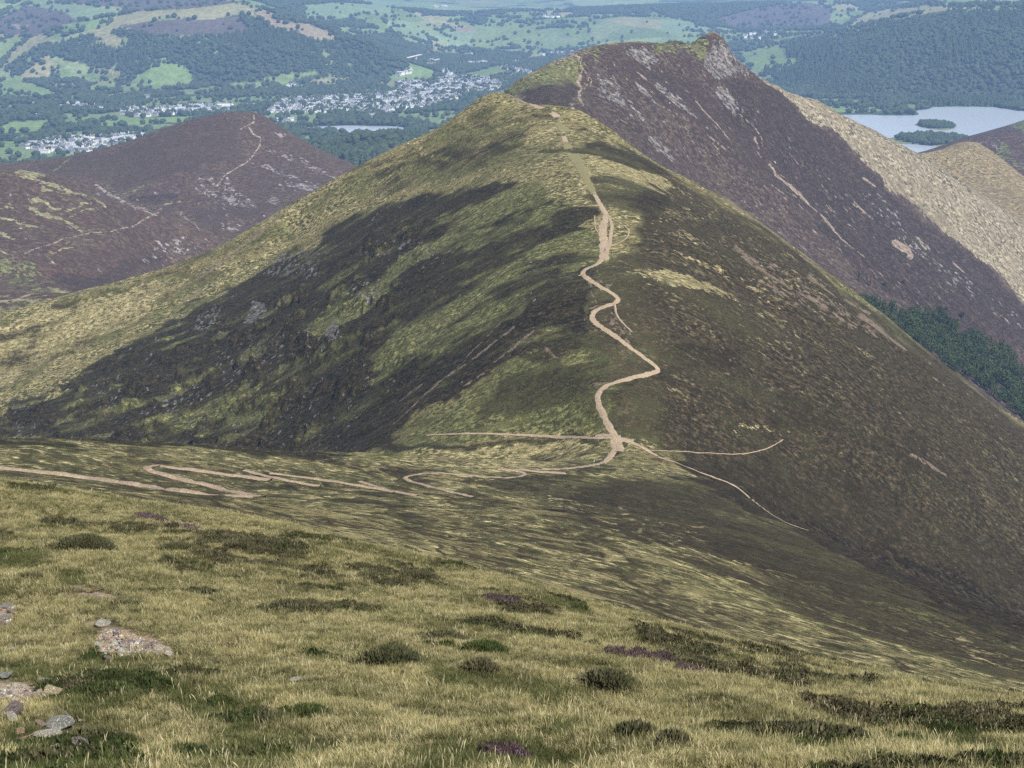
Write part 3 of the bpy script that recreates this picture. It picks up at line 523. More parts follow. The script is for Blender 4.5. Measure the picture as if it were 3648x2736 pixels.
terrain('summit_hillside', None, h3, (-.05, .42, .0007, 1400, 3200, .0011), [blur(l, 4) for l in (D3, G3, B3)] + [R3, E3, blur(Y3, 1)], hill_mat('summit_heather', 2.8, (1, .22, .4), PAL3, 2.2, 1.0, -.437, .84), 45)
terrain('golden_hillside', None, h3b, (.22, .42, .0009, 2400, 3700, .0018), [blur(l, 2) for l in (D6, G6, B6)] + [R6, E6, Y6], hill_mat('bleached_grass', 3, (.35, .8, .5), dict(PAL3, gold=(.20, .155, .075), pale=(.28, .22, .12)), 2.5), 60)
terrain('heather_hillside', None, h3c, (.22, .42, .0012, 3400, 5000, .002), [blur(l, 2) for l in (D7, G7, B7)] + [R7, E7, Y7], hill_mat('far_heather', 5, (.6, .8, .5), dict(PAL4, brown2=(.11, .05, .05)), 3, 1.0, 0, .8), 80)
terrain('low_heather_hillside', None, h4, (-.41, -.03, .0008, 1420, 3900, .0014), [blur(l, 2) for l in (D4, G4, B4)] + [R4, E4, Y4], hill_mat('low_heather', 4.2, (.5, .8, .5), PAL4, 2.2, 1.0, 0, .95), 60)
# ---------------------------------------------------------------- valley: fields, moor, woods, lakes
k3 = .3165
fA = lambda P: A(P, k3); fB = lambda P: A(P, k3, 700); fC = lambda P: A(P, k3, 1400); fD = lambda P: A(P, k3, 2100, 50); fE = lambda P: A(P, .55, 2432); fG = lambda P: A(P, k3, 2948, 300)
fields = [  # outline, tone
    (fA([(1500, 860), (1640, 790), (1900, 710), (2100, 760), (2180, 850), (2170, 930), (1960, 1010), (1740, 1000), (1720, 940), (1600, 920), (1500, 900)]), 0), (fA([(930, 990), (1140, 920), (1290, 895), (1350, 960), (1300, 980), (1180, 1010), (1000, 1010)]), 1),
    (fA([(540, 940), (850, 930), (880, 990), (700, 990), (560, 960)]), 1), (fA([(0, 900), (230, 860), (250, 930), (330, 930), (500, 990), (700, 1070), (720, 1110), (440, 1110), (380, 1070), (0, 1060)]), 0), (fA([(870, 820), (1150, 830), (1400, 850), (1180, 890), (1050, 900), (900, 870)]), 2),
    (fA([(1400, 940), (1590, 930), (1580, 970), (1400, 975)]), 1), (fA([(1040, 1390), (1180, 1370), (1320, 1310), (1600, 1330), (2200, 1300), (2180, 1370), (1900, 1380), (1660, 1400), (1300, 1430), (1100, 1410)]), 0), (fA([(750, 1490), (990, 1460), (980, 1510), (750, 1530)]), 3),
    (fA([(0, 1440), (120, 1370), (580, 1350), (570, 1410), (400, 1470), (200, 1500), (0, 1500)]), 0), (fA([(2000, 1010), (2212, 1000), (2212, 1060), (2050, 1060)]), 2), (fA([(180, 1140), (440, 1140), (420, 1165), (200, 1165)]), 1), (fA([(0, 1620), (240, 1620), (240, 1655), (0, 1655)]), 3), (fA([(0, 1185), (240, 1180), (100, 1215), (0, 1215)]), 1),
    (fA([(350, 800), (580, 780), (590, 850), (430, 860)]), 5), (fA([(660, 790), (800, 790), (790, 860), (640, 870)]), 2), (fA([(340, 1240), (480, 1230), (490, 1260), (300, 1275)]), 2), (fA([(800, 1070), (900, 1070), (890, 1110), (780, 1110)]), 2), (fA([(1190, 1030), (1340, 1010), (1320, 1050), (1200, 1060)]), 2), (fA([(1730, 1140), (1820, 1150), (1800, 1190)]), 2),
    (fA([(370, 30), (520, 30), (1000, 60), (1300, 110), (1480, 125), (1250, 190), (900, 245), (650, 190), (480, 100), (380, 70)]), 4),
    (fA([(1250, 190), (1500, 130), (1900, 110), (2212, 50), (2212, 200), (2000, 240), (1950, 210), (2000, 180), (1800, 210), (1480, 230), (1300, 330), (1270, 380), (1440, 440), (1400, 490), (1340, 540), (1200, 520), (950, 530), (1130, 440), (1010, 380), (1000, 340), (1200, 280), (1270, 200)]), 5),
    (fB([(0, 30), (300, 20), (500, 40), (600, 70), (700, 200), (560, 160), (400, 180), (250, 200), (220, 280), (120, 290), (90, 220), (0, 210)]), 5),
    (fB([(310, 940), (800, 925), (800, 970), (400, 1010), (350, 970)]), 1), (fB([(0, 1000), (200, 960), (300, 1000), (40, 1050), (0, 1050)]), 2), (fB([(750, 890), (880, 860), (1080, 820), (1330, 800), (1400, 830), (1240, 860), (1180, 870), (950, 870), (860, 910), (760, 920)]), 1), (fB([(1250, 910), (1470, 870), (1770, 880), (1700, 930), (1500, 940), (1350, 940)]), 5),
    (fB([(1210, 60), (1640, 20), (1900, 40), (2212, 60), (2212, 200), (1900, 150), (1700, 200), (1400, 220), (1200, 200)]), 4), (fB([(1530, 285), (1880, 330), (1800, 390), (1730, 400), (1600, 340)]), 1), (fB([(1700, 350), (1940, 320), (2150, 340), (2130, 365), (1850, 390)]), 1), (fB([(930, 1290), (1180, 1290), (1000, 1320), (930, 1330)]), 2), (fB([(1690, 710), (1750, 710), (1750, 750), (1710, 750)]), 2),
    (fC([(180, 1290), (350, 1260), (600, 1245), (750, 1240), (590, 1330), (400, 1305)]), 0), (fC([(800, 830), (1050, 770), (1200, 730), (1370, 800), (1350, 830), (1200, 840), (1160, 880), (1000, 890), (900, 860)]), 2), (fC([(400, 460), (620, 470), (480, 545)]), 5), (fC([(510, 380), (980, 290), (1450, 300), (1430, 370), (1280, 400), (1250, 430), (1080, 480), (780, 470), (650, 430)]), 6),
    (fC([(0, 200), (280, 190), (360, 170), (800, 180), (950, 220), (620, 230), (560, 290), (520, 310), (350, 290), (300, 310), (0, 300)]), 6), (fC([(1420, 410), (1640, 320), (2212, 310), (2212, 490), (1940, 520), (1880, 580), (1640, 590), (1560, 620), (1530, 590), (1700, 520), (1500, 480)]), 6), (fC([(1130, 60), (1250, 40), (1450, 40), (1400, 60), (1150, 70)]), 4), (fC([(1280, 115), (1730, 100), (1720, 130), (1320, 125)]), 4), (fC([(1500, 230), (1850, 200), (2212, 180), (2212, 280), (1850, 250), (1600, 270)]), 6),
    (fC([(1110, 185), (1290, 175), (1280, 195), (1120, 200)]), 4), (fD([(0, 60), (300, 20), (900, 30), (1200, 100), (1180, 190), (1650, 200), (2212, 180), (2212, 230), (1700, 240), (1500, 330), (1200, 340), (900, 330), (650, 380), (250, 380), (0, 300)]), 6), (fD([(0, 0), (400, 0), (300, 30), (0, 60)]), 4), (fD([(1730, 430), (2000, 370), (2212, 330), (2212, 600), (2050, 620), (1900, 640), (1680, 490)]), 0), (fD([(1720, 320), (2000, 310), (1980, 340), (1750, 350)]), 2),
    (fE([(395, 340), (600, 290), (1000, 240), (1280, 190), (1060, 210), (700, 290), (640, 310), (700, 370), (800, 390), (640, 450), (520, 455), (420, 420), (360, 370)]), 0), (fE([(0, 200), (300, 215), (460, 205), (700, 195), (980, 195), (960, 215), (700, 230), (640, 250), (340, 260), (200, 225), (0, 240)]), 1), (fE([(920, 80), (1000, 60), (1110, 120), (1100, 150), (1040, 180), (960, 165)]), 1), (fE([(1050, 170), (1200, 80), (1400, 50), (1600, 40), (2212, 30), (2212, 50), (1780, 62), (1560, 90), (1300, 130), (1120, 190)]), 5),
    (fE([(1600, -10), (2212, -20), (2212, 48), (1700, 40)]), 4), (fE([(1110, 605), (1250, 602), (1245, 630), (1120, 628)]), 3), (fE([(940, 710), (1060, 700), (1240, 690), (1300, 715), (1350, 720), (1080, 730), (960, 725)]), 3), (fE([(1450, 670), (1530, 680), (1530, 700), (1480, 700)]), 3), (fG([(300, 165), (230, 150), (380, 140)]), 2), (fG([(400, 235), (520, 240), (400, 270)]), 3),
]
FI = layer(); WD = layer(); MO = layer(); TN = layer(); HD = layer(); SC = layer()
tones = [(.18, .26, .09), (.21, .28, .10), (.15, .22, .08), (.17, .25, .09), (.19, .27, .14), (.28, .27, .14), (.21, .26, .12)]
for i, (P, t) in enumerate(fields): poly(FI, P, t + 1); stroke(HD, P + P[:1], 4)
for P in ([(0, 60), (100, 20), (230, 40), (280, 80), (200, 90), (120, 130), (0, 120)], [(480, 40), (700, 30), (860, 5), (700, -5), (200, 0), (240, 8), (420, 25)], [(420, 90), (560, 72), (700, 62), (700, 125), (560, 130), (450, 100)], [(700, 70), (850, 60), (900, 110), (870, 120), (740, 130), (700, 125)], [(90, 85), (210, 70), (225, 95), (150, 105)],
          fE([(330, 90), (500, 50), (700, 20), (860, 20), (960, 60), (950, 170), (900, 185), (350, 190), (200, 130)])): poly(MO, P, 1)
poly(SC, fB([(600, 60), (900, 150), (950, 170), (860, 210), (1280, 270), (1500, 370), (1600, 440), (1400, 460), (1300, 430), (1000, 330), (920, 350), (820, 260), (620, 120)]), 1)
for P in (fA([(100, 270), (330, 280), (200, 330)]), fA([(120, 420), (250, 370), (330, 370), (240, 410)]), fC([(20, 430), (130, 395), (120, 420)]), fC([(700, 315), (960, 290), (800, 370), (720, 340)]), fE([(380, 260), (520, 200), (700, 195), (660, 215)]), fC([(1880, 460), (2100, 430), (1990, 470)])): poly(SC, P, .8)
poly(WD, [(130, 180), (400, 100), (560, 130), (700, 140), (850, 70), (900, 60), (1000, 120), (1100, 140), (1300, 150), (1560, 170), (1400, 210), (1300, 270), (1000, 275), (700, 262), (480, 262), (300, 230)], 1)
poly(WD, fE([(520, 460), (700, 350), (1000, 250), (1300, 150), (1560, 100), (1780, 62), (2212, 60), (2212, 700), (1640, 690), (1500, 650), (1100, 640), (860, 640), (640, 530)]), 1)
poly(WD, fE([(680, 310), (760, 290), (1000, 240), (1100, 230), (900, 390), (700, 360)]), 1)
towns = [([(80, 524), (160, 500), (240, 493), (320, 487), (360, 492), (460, 480), (520, 483), (400, 528), (300, 545), (190, 552), (110, 535)], 130, 'among trees below the brown hill at left', 'white houses in the village below the left hill'),
         ([(427, 408), (443, 386), (570, 389), (700, 374), (826, 373), (826, 408), (700, 405), (506, 418)], 130, 'beside the long meadow left of the town', 'white terraces beside the long meadow'),
         ([(195, 372), (270, 370), (370, 376), (365, 392), (200, 388)], 14, 'behind trees above the left meadows', 'pale houses behind the trees above the left meadow'),
         ([(953, 402), (1016, 354), (1111, 348), (1270, 342), (1400, 332), (1400, 408), (1175, 402), (1064, 405)], 380, 'in the near half of the valley town', 'houses in the near half of the valley town'),
         ([(1400, 386), (1400, 332), (1419, 291), (1495, 291), (1539, 300), (1577, 278), (1653, 269), (1758, 282), (1808, 298), (1796, 316), (1732, 335), (1653, 342), (1602, 364), (1536, 383)], 560, None, None),
         ([(1508, 231), (1565, 203), (1577, 206), (1539, 247)], 28, None, None), ([(1583, 234), (1663, 222), (1780, 222), (1716, 234)], 30, None, None), ([(1655, 190), (1730, 186), (1725, 196), (1660, 200)], 16, None, None),
         ([(1786, 235), (1890, 256), (1880, 263), (1786, 247)], 26, None, None), ([(1810, 226), (1862, 210), (1870, 216), (1830, 232)], 10, None, None), ([(1938, 192), (2100, 177), (2100, 196), (1985, 206)], 40, None, None), ([(1279, 421), (1330, 411), (1327, 427)], 12, None, None),
         ([(1414, 268), (1465, 250), (1460, 262), (1425, 272)], 12, None, None), ([(1570, 255), (1600, 240), (1620, 300), (1590, 300)], 20, None, None), ([(2620, 132), (2700, 118), (2806, 110), (2760, 128), (2700, 140)], 14, None, None), ([(1550, 22), (1590, 20), (1588, 27), (1552, 28)], 8, None, None), ([(1920, 56), (1990, 58), (1985, 66), (1925, 62)], 10, None, None),
         ([(985, 428), (1040, 420), (1030, 440), (990, 440)], 8, None, None), ([(1020, 300), (1100, 308), (1090, 318), (1030, 314)], 8, None, None)]
for T in towns: poly(TN, T[0], 1)
isl = [(3337, 449, 62, 12), (3322, 500, 136, 20)]
X, Y = polar(-.41, .41, .0009, 4000, 30000, .0022); Z = h5(X, Y)
# lake outlines on the valley floor
lake_r = [(2960, 409), (3070, 407), (3160, 410), (3257, 410), (3273, 404), (3262, 394), (3306, 388), (3333, 379), (3420, 381), (3542, 381), (3600, 390), (3647, 395), (3900, 400), (4000, 640), (2900, 640), (2800, 420)]
lake_l = [(1060, 457), (1100, 452), (1180, 448), (1250, 446), (1330, 449), (1400, 449), (1440, 453), (1465, 463), (1440, 475), (1300, 478), (1180, 470), (1090, 466)]
LK = layer(); poly(LK, lake_r); poly(LK, lake_l)
px, py = W2P(X, Y, Z); low = Z < FLOOR + 3
lk = (samp(LK, px, py) > .5) & low
wx = fbm(X / 160, Y / 160, 4, 101, .6); wy = fbm(X / 160 + 9, Y / 160, 4, 105, .6); fpx = F / Y * 160
ax, ay = px + wx * fpx * .14, py + wy * fpx * .02
fi = samp(FI, ax, ay); fr = np.round(fi); isf = (np.abs(fi - fr) < .02) & (fr > 0)
# field pattern of the far country
rs = np.random.default_rng(3); ns = 900
sd = np.exp(rs.uniform(math.log(8000), math.log(24000), ns)); ss = rs.uniform(-.42, .42, ns); seeds = np.stack([ss * sd, sd], -1)
def voro(x, y):
    ids = np.zeros(x.shape, np.int32); d1 = np.full(x.shape, 1e18, np.float32); d2 = d1.copy(); x = x.astype(np.float32); y = y.astype(np.float32)
    for i, (a, b) in enumerate(seeds):
        q = ((x - a) * .8) ** 2 + ((y - b) * .5) ** 2; m1 = q < d1
        d2 = np.where(m1, d1, np.minimum(d2, q)); ids = np.where(m1, i, ids); d1 = np.where(m1, q, d1)
    return ids, np.sqrt(d2) - np.sqrt(d1)
far = Y > 7800
ids = np.zeros(X.shape, np.int32); de = np.zeros(X.shape, np.float32)
ids[far], de[far] = voro(X[far], Y[far])
tn = rs.uniform(0, 1, (ns, 3)); TON = np.array(tones, np.float32)
farcol = TON[(tn[:, 0] * 7).astype(int)] * (.85 + .3 * tn[:, 1:2])
wooded = fbm(X / 900, Y / 1500, 4, 110)
base = np.zeros(X.shape + (3,), np.float32) + np.array((.045, .07, .028), np.float32)
scrub = fbm(X / 220, Y / 350, 4, 120)
base[scrub > .07] = (.17, .23, .095)
ff = far & (samp(WD, ax, ay) < .5) & (wooded < .17) & (tn[ids, 2] < .88)
base[ff] = farcol[ids[ff]]
for i, t in enumerate(tones): mm = isf & (fr == i + 1); base[mm] = TON[i]
# several fields share one traced outline: keep the parcels' own tones inside them
mm = isf & (fr == 7) & far; base[mm] = farcol[ids[mm]] * .85 + TON[6] * .15
mo = samp(MO, ax, ay); base[mo > .5] = (.105, .085, .075); s_ = samp(SC, ax, ay); base[s_ > .45] = (.28, .23, .15)
base *= .56 * (1 + .25 * fbm(X / 90, Y / 160, 4, 130))[..., None]
base[lk] = (.05, .06, .05)
Z = np.where(lk, FLOOR - 3, Z)
mv = MB('valley_ground'); c = mv.attr('col').outputs['Color']; p = mv.pos(); q = mv.ramp(mv.noise(p, 1 / 25, 4, .7), .3, .7, .75, 1.25)
hc = mv.n('ShaderNodeVectorMath', operation='SCALE'); mv.l(c, hc.inputs[0]); mv.l(q, hc.inputs['Scale']); mv.l(hc.outputs[0], mv.b.inputs['Base Color']); mv.bump(mv.noise(p, 1 / 30, 4, .6), 8)
me = grid_mesh('valley_floor', X, Y, Z, {'col': base.reshape(-1, 3)}, mv.m)
tag(link(bpy.data.objects.new('valley_floor', me)), kind='structure')
# water
mw = MB('lake_water'); mw.b.inputs['Base Color'].default_value = (.30, .33, .38, 1); mw.b.inputs['Roughness'].default_value = .22; mw.b.inputs['Specular IOR Level'].default_value = .7
p = mw.vmul(mw.pos(), (1, .6, 1)); mw.bump(mw.math('ADD', mw.noise(p, 1 / 14, 3, .7), mw.noise(p, 1 / 220, 2, .5)), .8)
for nm, P in (('lake', lake_r), ('small_lake', lake_l)):
    Q = [fp(a, b) for a, b in spline(P + P[:1], 5)[:-1]]
    me = bpy.data.meshes.new(nm); me.from_pydata([(a, b, FLOOR - 1) for a, b, _ in Q], [], [list(range(len(Q)))]); me.materials.append(mw.m)
    tag(link(bpy.data.objects.new(nm, me)), kind='structure')
# islands
mi = MB('island_ground'); mi.b.inputs['Base Color'].default_value = (.10, .11, .06, 1)
isl_w = []
for (cx, cy, rx, ry) in isl:
    c0 = np.array(fp(cx, cy)); wx_ = (fp(cx + rx, cy)[0] - c0[0]); dy = (fp(cx, cy - ry)[1] - fp(cx, cy + ry)[1]) / 2; isl_w.append((c0, wx_, dy))
    bmv = []; n = 40; rings = ((1.06, -1.6), (1.0, .5), (.92, 2.5), (.5, 5), (0.02, 6))
    for rr, zz in rings:
        for i in range(n):
            t = 2 * math.pi * i / n; q = rr * (1 + .12 * math.sin(3 * t + cx) + .07 * math.sin(7 * t + 1))
            bmv.append((c0[0] + wx_ * q * math.cos(t), c0[1] + dy * q * math.sin(t), FLOOR + zz))
    fc = np.array([[a * n + i, a * n + (i + 1) % n, (a + 1) * n + (i + 1) % n, (a + 1) * n + i] for a in range(len(rings) - 1) for i in range(n)])
    tag(link(bpy.data.objects.new('island', raw_mesh('island', np.array(bmv), fc, None, mi.m))), kind='structure')
# ---------------------------------------------------------------- trees as masses
def crown_proto(seed, conifer=False, full=False):
    r = np.random.default_rng(seed)
    if conifer:
        n = 7; V = []; lv = [(0.0, .10), (.12, .34), (.38, .20), (.40, .28), (.66, .12), (.68, .18), (1.0, .01)]
        for z, q in lv:
            for i in range(n): a = 2 * math.pi * (i + r.uniform(-.2, .2)) / n; q2 = q * r.uniform(.75, 1.25); V.append((q2 * math.cos(a), q2 * math.sin(a), z))
        Fc = [[a * n + i, a * n + (i + 1) % n, (a + 1) * n + (i + 1) % n, (a + 1) * n + i] for a in range(len(lv) - 1) for i in range(n)]
        return np.array(V), np.array(Fc)
    n = 7; V = []; lv = [(0.0, .12), (.16, .40), (.42, .56), (.70, .50), (.90, .30), (1.0, .04)]
    for z, q in lv:
        for i in range(n): a = 2 * math.pi * (i + r.uniform(-.3, .3)) / n; q2 = q * r.uniform(.7, 1.25); V.append((q2 * math.cos(a), q2 * math.sin(a), z + r.uniform(-.07, .07) * (z > 0)))
    Fc = [[a * n + i, a * n + (i + 1) % n, (a + 1) * n + (i + 1) % n, (a + 1) * n + i] for a in range(len(lv) - 1) for i in range(n)]
    return np.array(V), np.array(Fc)
mt = MB('foliage'); rc = mt.attr('tint').outputs['Fac']; p = mt.pos()
cc = mt.mix(rc, (.018, .026, .014), (.050, .062, .026)); cc = mt.mix(mt.math('MULTIPLY', mt.noise(p, 1 / 3.0, 3, .7), .9), cc, (.02, .034, .014)); mt.l(cc, mt.b.inputs['Base Color'])
def tree_mass(name, label, X, Y, Z, size, con, mat, cat='trees'):
    """one mesh of many far-off trees (uncountable at this distance)"""
    protos = [crown_proto(s, c) for s, c in ((1, False), (2, False), (3, False), (4, True), (5, True))]
    r = np.random.default_rng(len(X)); n = len(X); ch = np.where(con, 3 + r.integers(0, 2, n), r.integers(0, 3, n))
    Vs, Fs, Ts, o = [], [], [], 0; tint = r.uniform(0, 1, n)
    for kx, (V, Fc) in enumerate(protos):
        s = np.where(ch == kx)[0]
        if not len(s): continue
        a = r.uniform(0, 6.28, len(s)); sz = size[s]; wd = sz * r.uniform(.8, 1.25, len(s)); ca, sa = np.cos(a), np.sin(a)
        vx = X[s][:, None] + wd[:, None] * (V[:, 0] * ca[:, None] - V[:, 1] * sa[:, None]); vy = Y[s][:, None] + wd[:, None] * (V[:, 0] * sa[:, None] + V[:, 1] * ca[:, None]); vz = Z[s][:, None] - .5 + sz[:, None] * V[:, 2]
        Vs.append(np.stack([vx, vy, vz], -1).reshape(-1, 3)); Fs.append((Fc[None] + (np.arange(len(s)) * len(V))[:, None, None] + o).reshape(-1, 4)); Ts.append(np.repeat(tint[s], len(V))); o += len(s) * len(V)
    me = raw_mesh(name, np.vstack(Vs), np.vstack(Fs), {'tint': np.concatenate(Ts)}, mat, smooth=False)
    return tag(link(bpy.data.objects.new(name, me)), label, cat, None, 'stuff')
r5 = np.random.default_rng(17)
N = 330000
td = np.sqrt(r5.uniform(4150 ** 2, 12500 ** 2, N)); ts = r5.uniform(-.40, .40, N); tx = ts * td; ty = td; tz = h5(tx, ty); qx, qy = W2P(tx, ty, tz)
wx = fbm(tx / 160, ty / 160, 4, 101, .6); wy = fbm(tx / 160 + 9, ty / 160, 4, 105, .6); fpx = F / ty * 160
bx, by = qx + wx * fpx * .14, qy + wy * fpx * .02
hp = 23 * F / ty; infl = (samp(FI, bx, by) > .5) | (samp(FI, bx, by - hp * .33) > .5) | (samp(FI, bx, by - hp * .66) > .5) | (samp(FI, bx, by - hp * .9) > .5); hd = samp(HD, bx, by) > .3; wd = samp(WD, bx, by) > .5; onl = samp(LK, qx, qy) > .05
mo = (samp(MO, bx, by) > .4) | (samp(SC, bx, by) > .4); tw = samp(TN, qx, qy) > .3
idt, det = voro(tx, ty); wdd = fbm(tx / 900, ty / 1500, 4, 110); clump = fbm(tx / 70, ty / 120, 3, 140); scr = fbm(tx / 220, ty / 350, 4, 120)
u = r5.uniform(0, 1, N)
dens = np.full(N, .0)
near = ty < 7900
dens = np.where(near, np.where(scr > .07, .05, .40), 0.0)
farwood = (~near) & ((wdd > .17) | (tn[idt, 2] >= .88)); dens = np.where(farwood, .6, dens)
dens = np.where((~near) & ~farwood, np.where((det < 20) & (clump > -.12), .6, np.where(clump > .42, .25, .004)), dens)
dens = np.where(wd, .8, dens); dens = np.where(infl & ~wd, np.where(hd, .16, .003), dens); dens = np.where(infl & wd, np.where(hd, .4, .01), dens); dens = np.where(mo, .02, dens); dens = np.where(tw, .08, dens)
dens = np.where((qy > 620) | onl, 0, dens)
sw2 = ((tx - SW[0] - 30) / 420) ** 2 + ((ty - SW[1]) / 480) ** 2
bald = (((tx - SW[0] + 20) / 70) ** 2 + ((ty - SW[1] + 40) / 60) ** 2) < 1
dens = np.where(sw2 < 2.2, np.where(bald, .03, 1), dens)
keep = (u < dens) & (tz > FLOOR - 1)
tx, ty, tz, qx = tx[keep], ty[keep], tz[keep], qx[keep]; wdk = wd[keep] | (sw2[keep] < 2.2)
con = (fbm(tx / 300, ty / 300, 3, 150) > .05) & wdk; size = r5.uniform(12, 25, len(tx)) * np.where(con, 1.35, 1)
a = wdk
tree_mass('woodland', 'dense blue green woodland covering the far hillsides above the valley', tx[a], ty[a], tz[a], size[a], con[a], mt.m, 'woodland')
tree_mass('valley_trees', 'scattered dark trees and hedgerows between the fields of the valley floor', tx[~a], ty[~a], tz[~a], size[~a], con[~a], mt.m, 'trees')
for (c0, wx_, dy), lab in zip(isl_w, ('low wooded island, the smaller one farther out in the lake', 'long wooded island, the larger one nearer the lake shore')):
    n = 420; t = r5.uniform(0, 6.28, n); q = np.sqrt(r5.uniform(0, .86, n))
    tree_mass('island_trees', lab.replace('wooded island', 'tree cover on the island'), c0[0] + wx_ * q * np.cos(t), c0[1] + dy * q * np.sin(t), np.full(n, FLOOR + 2.0), r5.uniform(8, 17, n) * (1 if wx_ < 100 else 1.25), r5.uniform(0, 1, n) > .9, mt.m, 'island trees')
# ---------------------------------------------------------------- houses
def wall_mat(n, c, r=.8):
    m = MB(n); p = m.pos(); q = m.noise(p, 1.5, 3, .6); m.l(m.mix(m.math('MULTIPLY', q, .35), c, tuple(x * .7 for x in c)), m.b.inputs['Base Color']); m.b.inputs['Roughness'].default_value = r; return m.m
Mw = wall_mat('white_render', (.66, .66, .64)); Mc = wall_mat('cream_render', (.70, .66, .56)); Ms = wall_mat('stone_wall', (.30, .29, .28)); Mr = wall_mat('slate_roof', (.10, .105, .12), .6); Mr2 = wall_mat('pale_roof', (.26, .27, .30), .6); Mg = wall_mat('dark_glass', (.03, .035, .04), .2)
def house_mesh(L_, W_, H_, roof, wallm, roofm, chim=True):
    V = []; Fc = []; mi_ = []
    def q(vs, m): b = len(V); V.extend(vs); Fc.append(list(range(b, b + len(vs)))); mi_.append(m)
    x, y = L_ / 2, W_ / 2
    for a, b in (((-x, -y), (x, -y)), ((x, y), (-x, y))): q([(a[0], a[1], -3), (b[0], b[1], -3), (b[0], b[1], H_), (a[0], a[1], H_)], 0)
    for s_ in (1, -1): q([(s_ * x, -s_ * y, -3), (s_ * x, s_ * y, -3), (s_ * x, s_ * y, H_), (s_ * x, 0, H_ + roof), (s_ * x, -s_ * y, H_)], 0)
    e = .5
    for s_ in (1, -1): q([(-x - e, s_ * (y + e), H_ - e * roof / y), (x + e, s_ * (y + e), H_ - e * roof / y), (x + e, 0, H_ + roof + .15), (-x - e, 0, H_ + roof + .15)], 1)
    if chim:
        for cx in (-x + 1, x - 1):
            b = len(V); V.extend([(cx + i * .6, j * .6, H_ + roof + k_) for k_ in (-1, 1.6) for i, j in ((-1, -1), (1, -1), (1, 1), (-1, 1))])
            for f in ((0, 1, 5, 4), (1, 2, 6, 5), (2, 3, 7, 6), (3, 0, 4, 7), (4, 5, 6, 7)): Fc.append([b + k_ for k_ in f]); mi_.append(0)
    n = max(2, int(L_ // 4))
    for i in range(n):
        cx = -x + (i + .5) * L_ / n
        for z in ([1, H_ - 2.1] if H_ > 5 else [1]):
            for s_ in (1, -1): q([(cx - .6, s_ * (y + .03), z), (cx + .6, s_ * (y + .03), z), (cx + .6, s_ * (y + .03), z + 1.3), (cx - .6, s_ * (y + .03), z + 1.3)], 2)
    me = bpy.data.meshes.new('house'); me.from_pydata(V, [], Fc)
    for m_ in (wallm, roofm, Mg): me.materials.append(m_)
    me.polygons.foreach_set('material_index', mi_); me.update(); return me
kinds = [house_mesh(14, 9, 6, 3.2, Mw, Mr), house_mesh(22, 9, 6, 3.2, Mw, Mr), house_mesh(13, 10, 5.5, 3.5, Mw, Mr2), house_mesh(12, 9, 6.5, 3.5, Mc, Mr), house_mesh(26, 10, 6.5, 3, Mw, Mr2), house_mesh(15, 9, 6.5, 3.6, Ms, Mr)]
places = []
for P, n, lab, grp in towns:
    xs = [p[0] for p in P]; ys = [p[1] for p in P]; T = layer(); poly(T, P); c = 0; tr = 0
    while c < n and tr < 20000:
        tr += 1; x = pr.uniform(min(xs), max(xs)); y = pr.uniform(min(ys), max(ys))
        if T[int(max(y, 0) / 2), int(x / 2)] < .5: continue
        w0 = np.array(fp(x, y))
        for _ in range(3):
            zz = float(h5(np.array([w0[0]]), np.array([w0[1]]))[0]); u_ = x - CX; v_ = CY - y; Y_ = F * CP + v_ * SP; Z_ = -F * SP + v_ * CP; d_ = zz / (Z_ / Y_); w0 = np.array([u_ / Y_ * d_, d_, zz])
        if any(abs(w0[0] - b[0]) < 15 and abs(w0[1] - b[1]) < 13 for b in places[-600:]): continue
        places.append((w0[0], w0[1], zz, lab, grp)); c += 1
places.sort(key=lambda t: t[1])
print('houses', len(places))
rot = [pr.choice([0, .25, -.3, 1.4, .1]) + pr.uniform(-.15, .15) for _ in places]; kk = [pr.choices(range(6), [5, 3, 4, 3, 2, 4])[0] for _ in places]
IND = 280; town_rest = ('on the far side of the valley town', 'houses on the far side of the valley town')
for i, (x, y, z, lab, grp) in enumerate(places[:IND]):
    o = bpy.data.objects.new('house', kinds[kk[i]]); o.location = (x, y, z + .2); o.rotation_euler = (0, 0, rot[i]); o.scale = (1.35, 1.35, 1.35); link(o)
    kl = ('white house with a slate roof', 'long white terrace with a slate roof', 'white house with a pale grey roof', 'cream house with a slate roof', 'long white building with a pale roof', 'grey stone house with a slate roof')[kk[i]]
    tag(o, kl + ' ' + (lab or town_rest[0]), 'house', (grp or town_rest[1]))
V = []; Fc = []; mi_ = []
for i, (x, y, z, lab, grp) in list(enumerate(places))[IND:]:
    me = kinds[kk[i]]; c, s = math.cos(rot[i]), math.sin(rot[i]); b = len(V); wall = {0: 0, 1: 0, 2: 0, 3: 3, 4: 0, 5: 4}[kk[i]]; rf = 5 if kk[i] in (2, 4) else 1
    V.extend([(x + 1.35 * (v.co.x * c - v.co.y * s), y + 1.35 * (v.co.x * s + v.co.y * c), z + .2 + 1.35 * v.co.z) for v in me.vertices])
    for p_ in me.polygons: Fc.append([b + j for j in p_.vertices]); mi_.append(wall if p_.material_index == 0 else rf if p_.material_index == 1 else 2)
me = bpy.data.meshes.new('town'); me.from_pydata(V, [], Fc)
for m_ in (Mw, Mr, Mg, Mc, Ms, Mr2): me.materials.append(m_)
me.polygons.foreach_set('material_index', mi_)
tag(link(bpy.data.objects.new('distant_houses', me)), 'mass of tiny white houses making up the far parts of the valley town', 'houses', None, 'stuff')
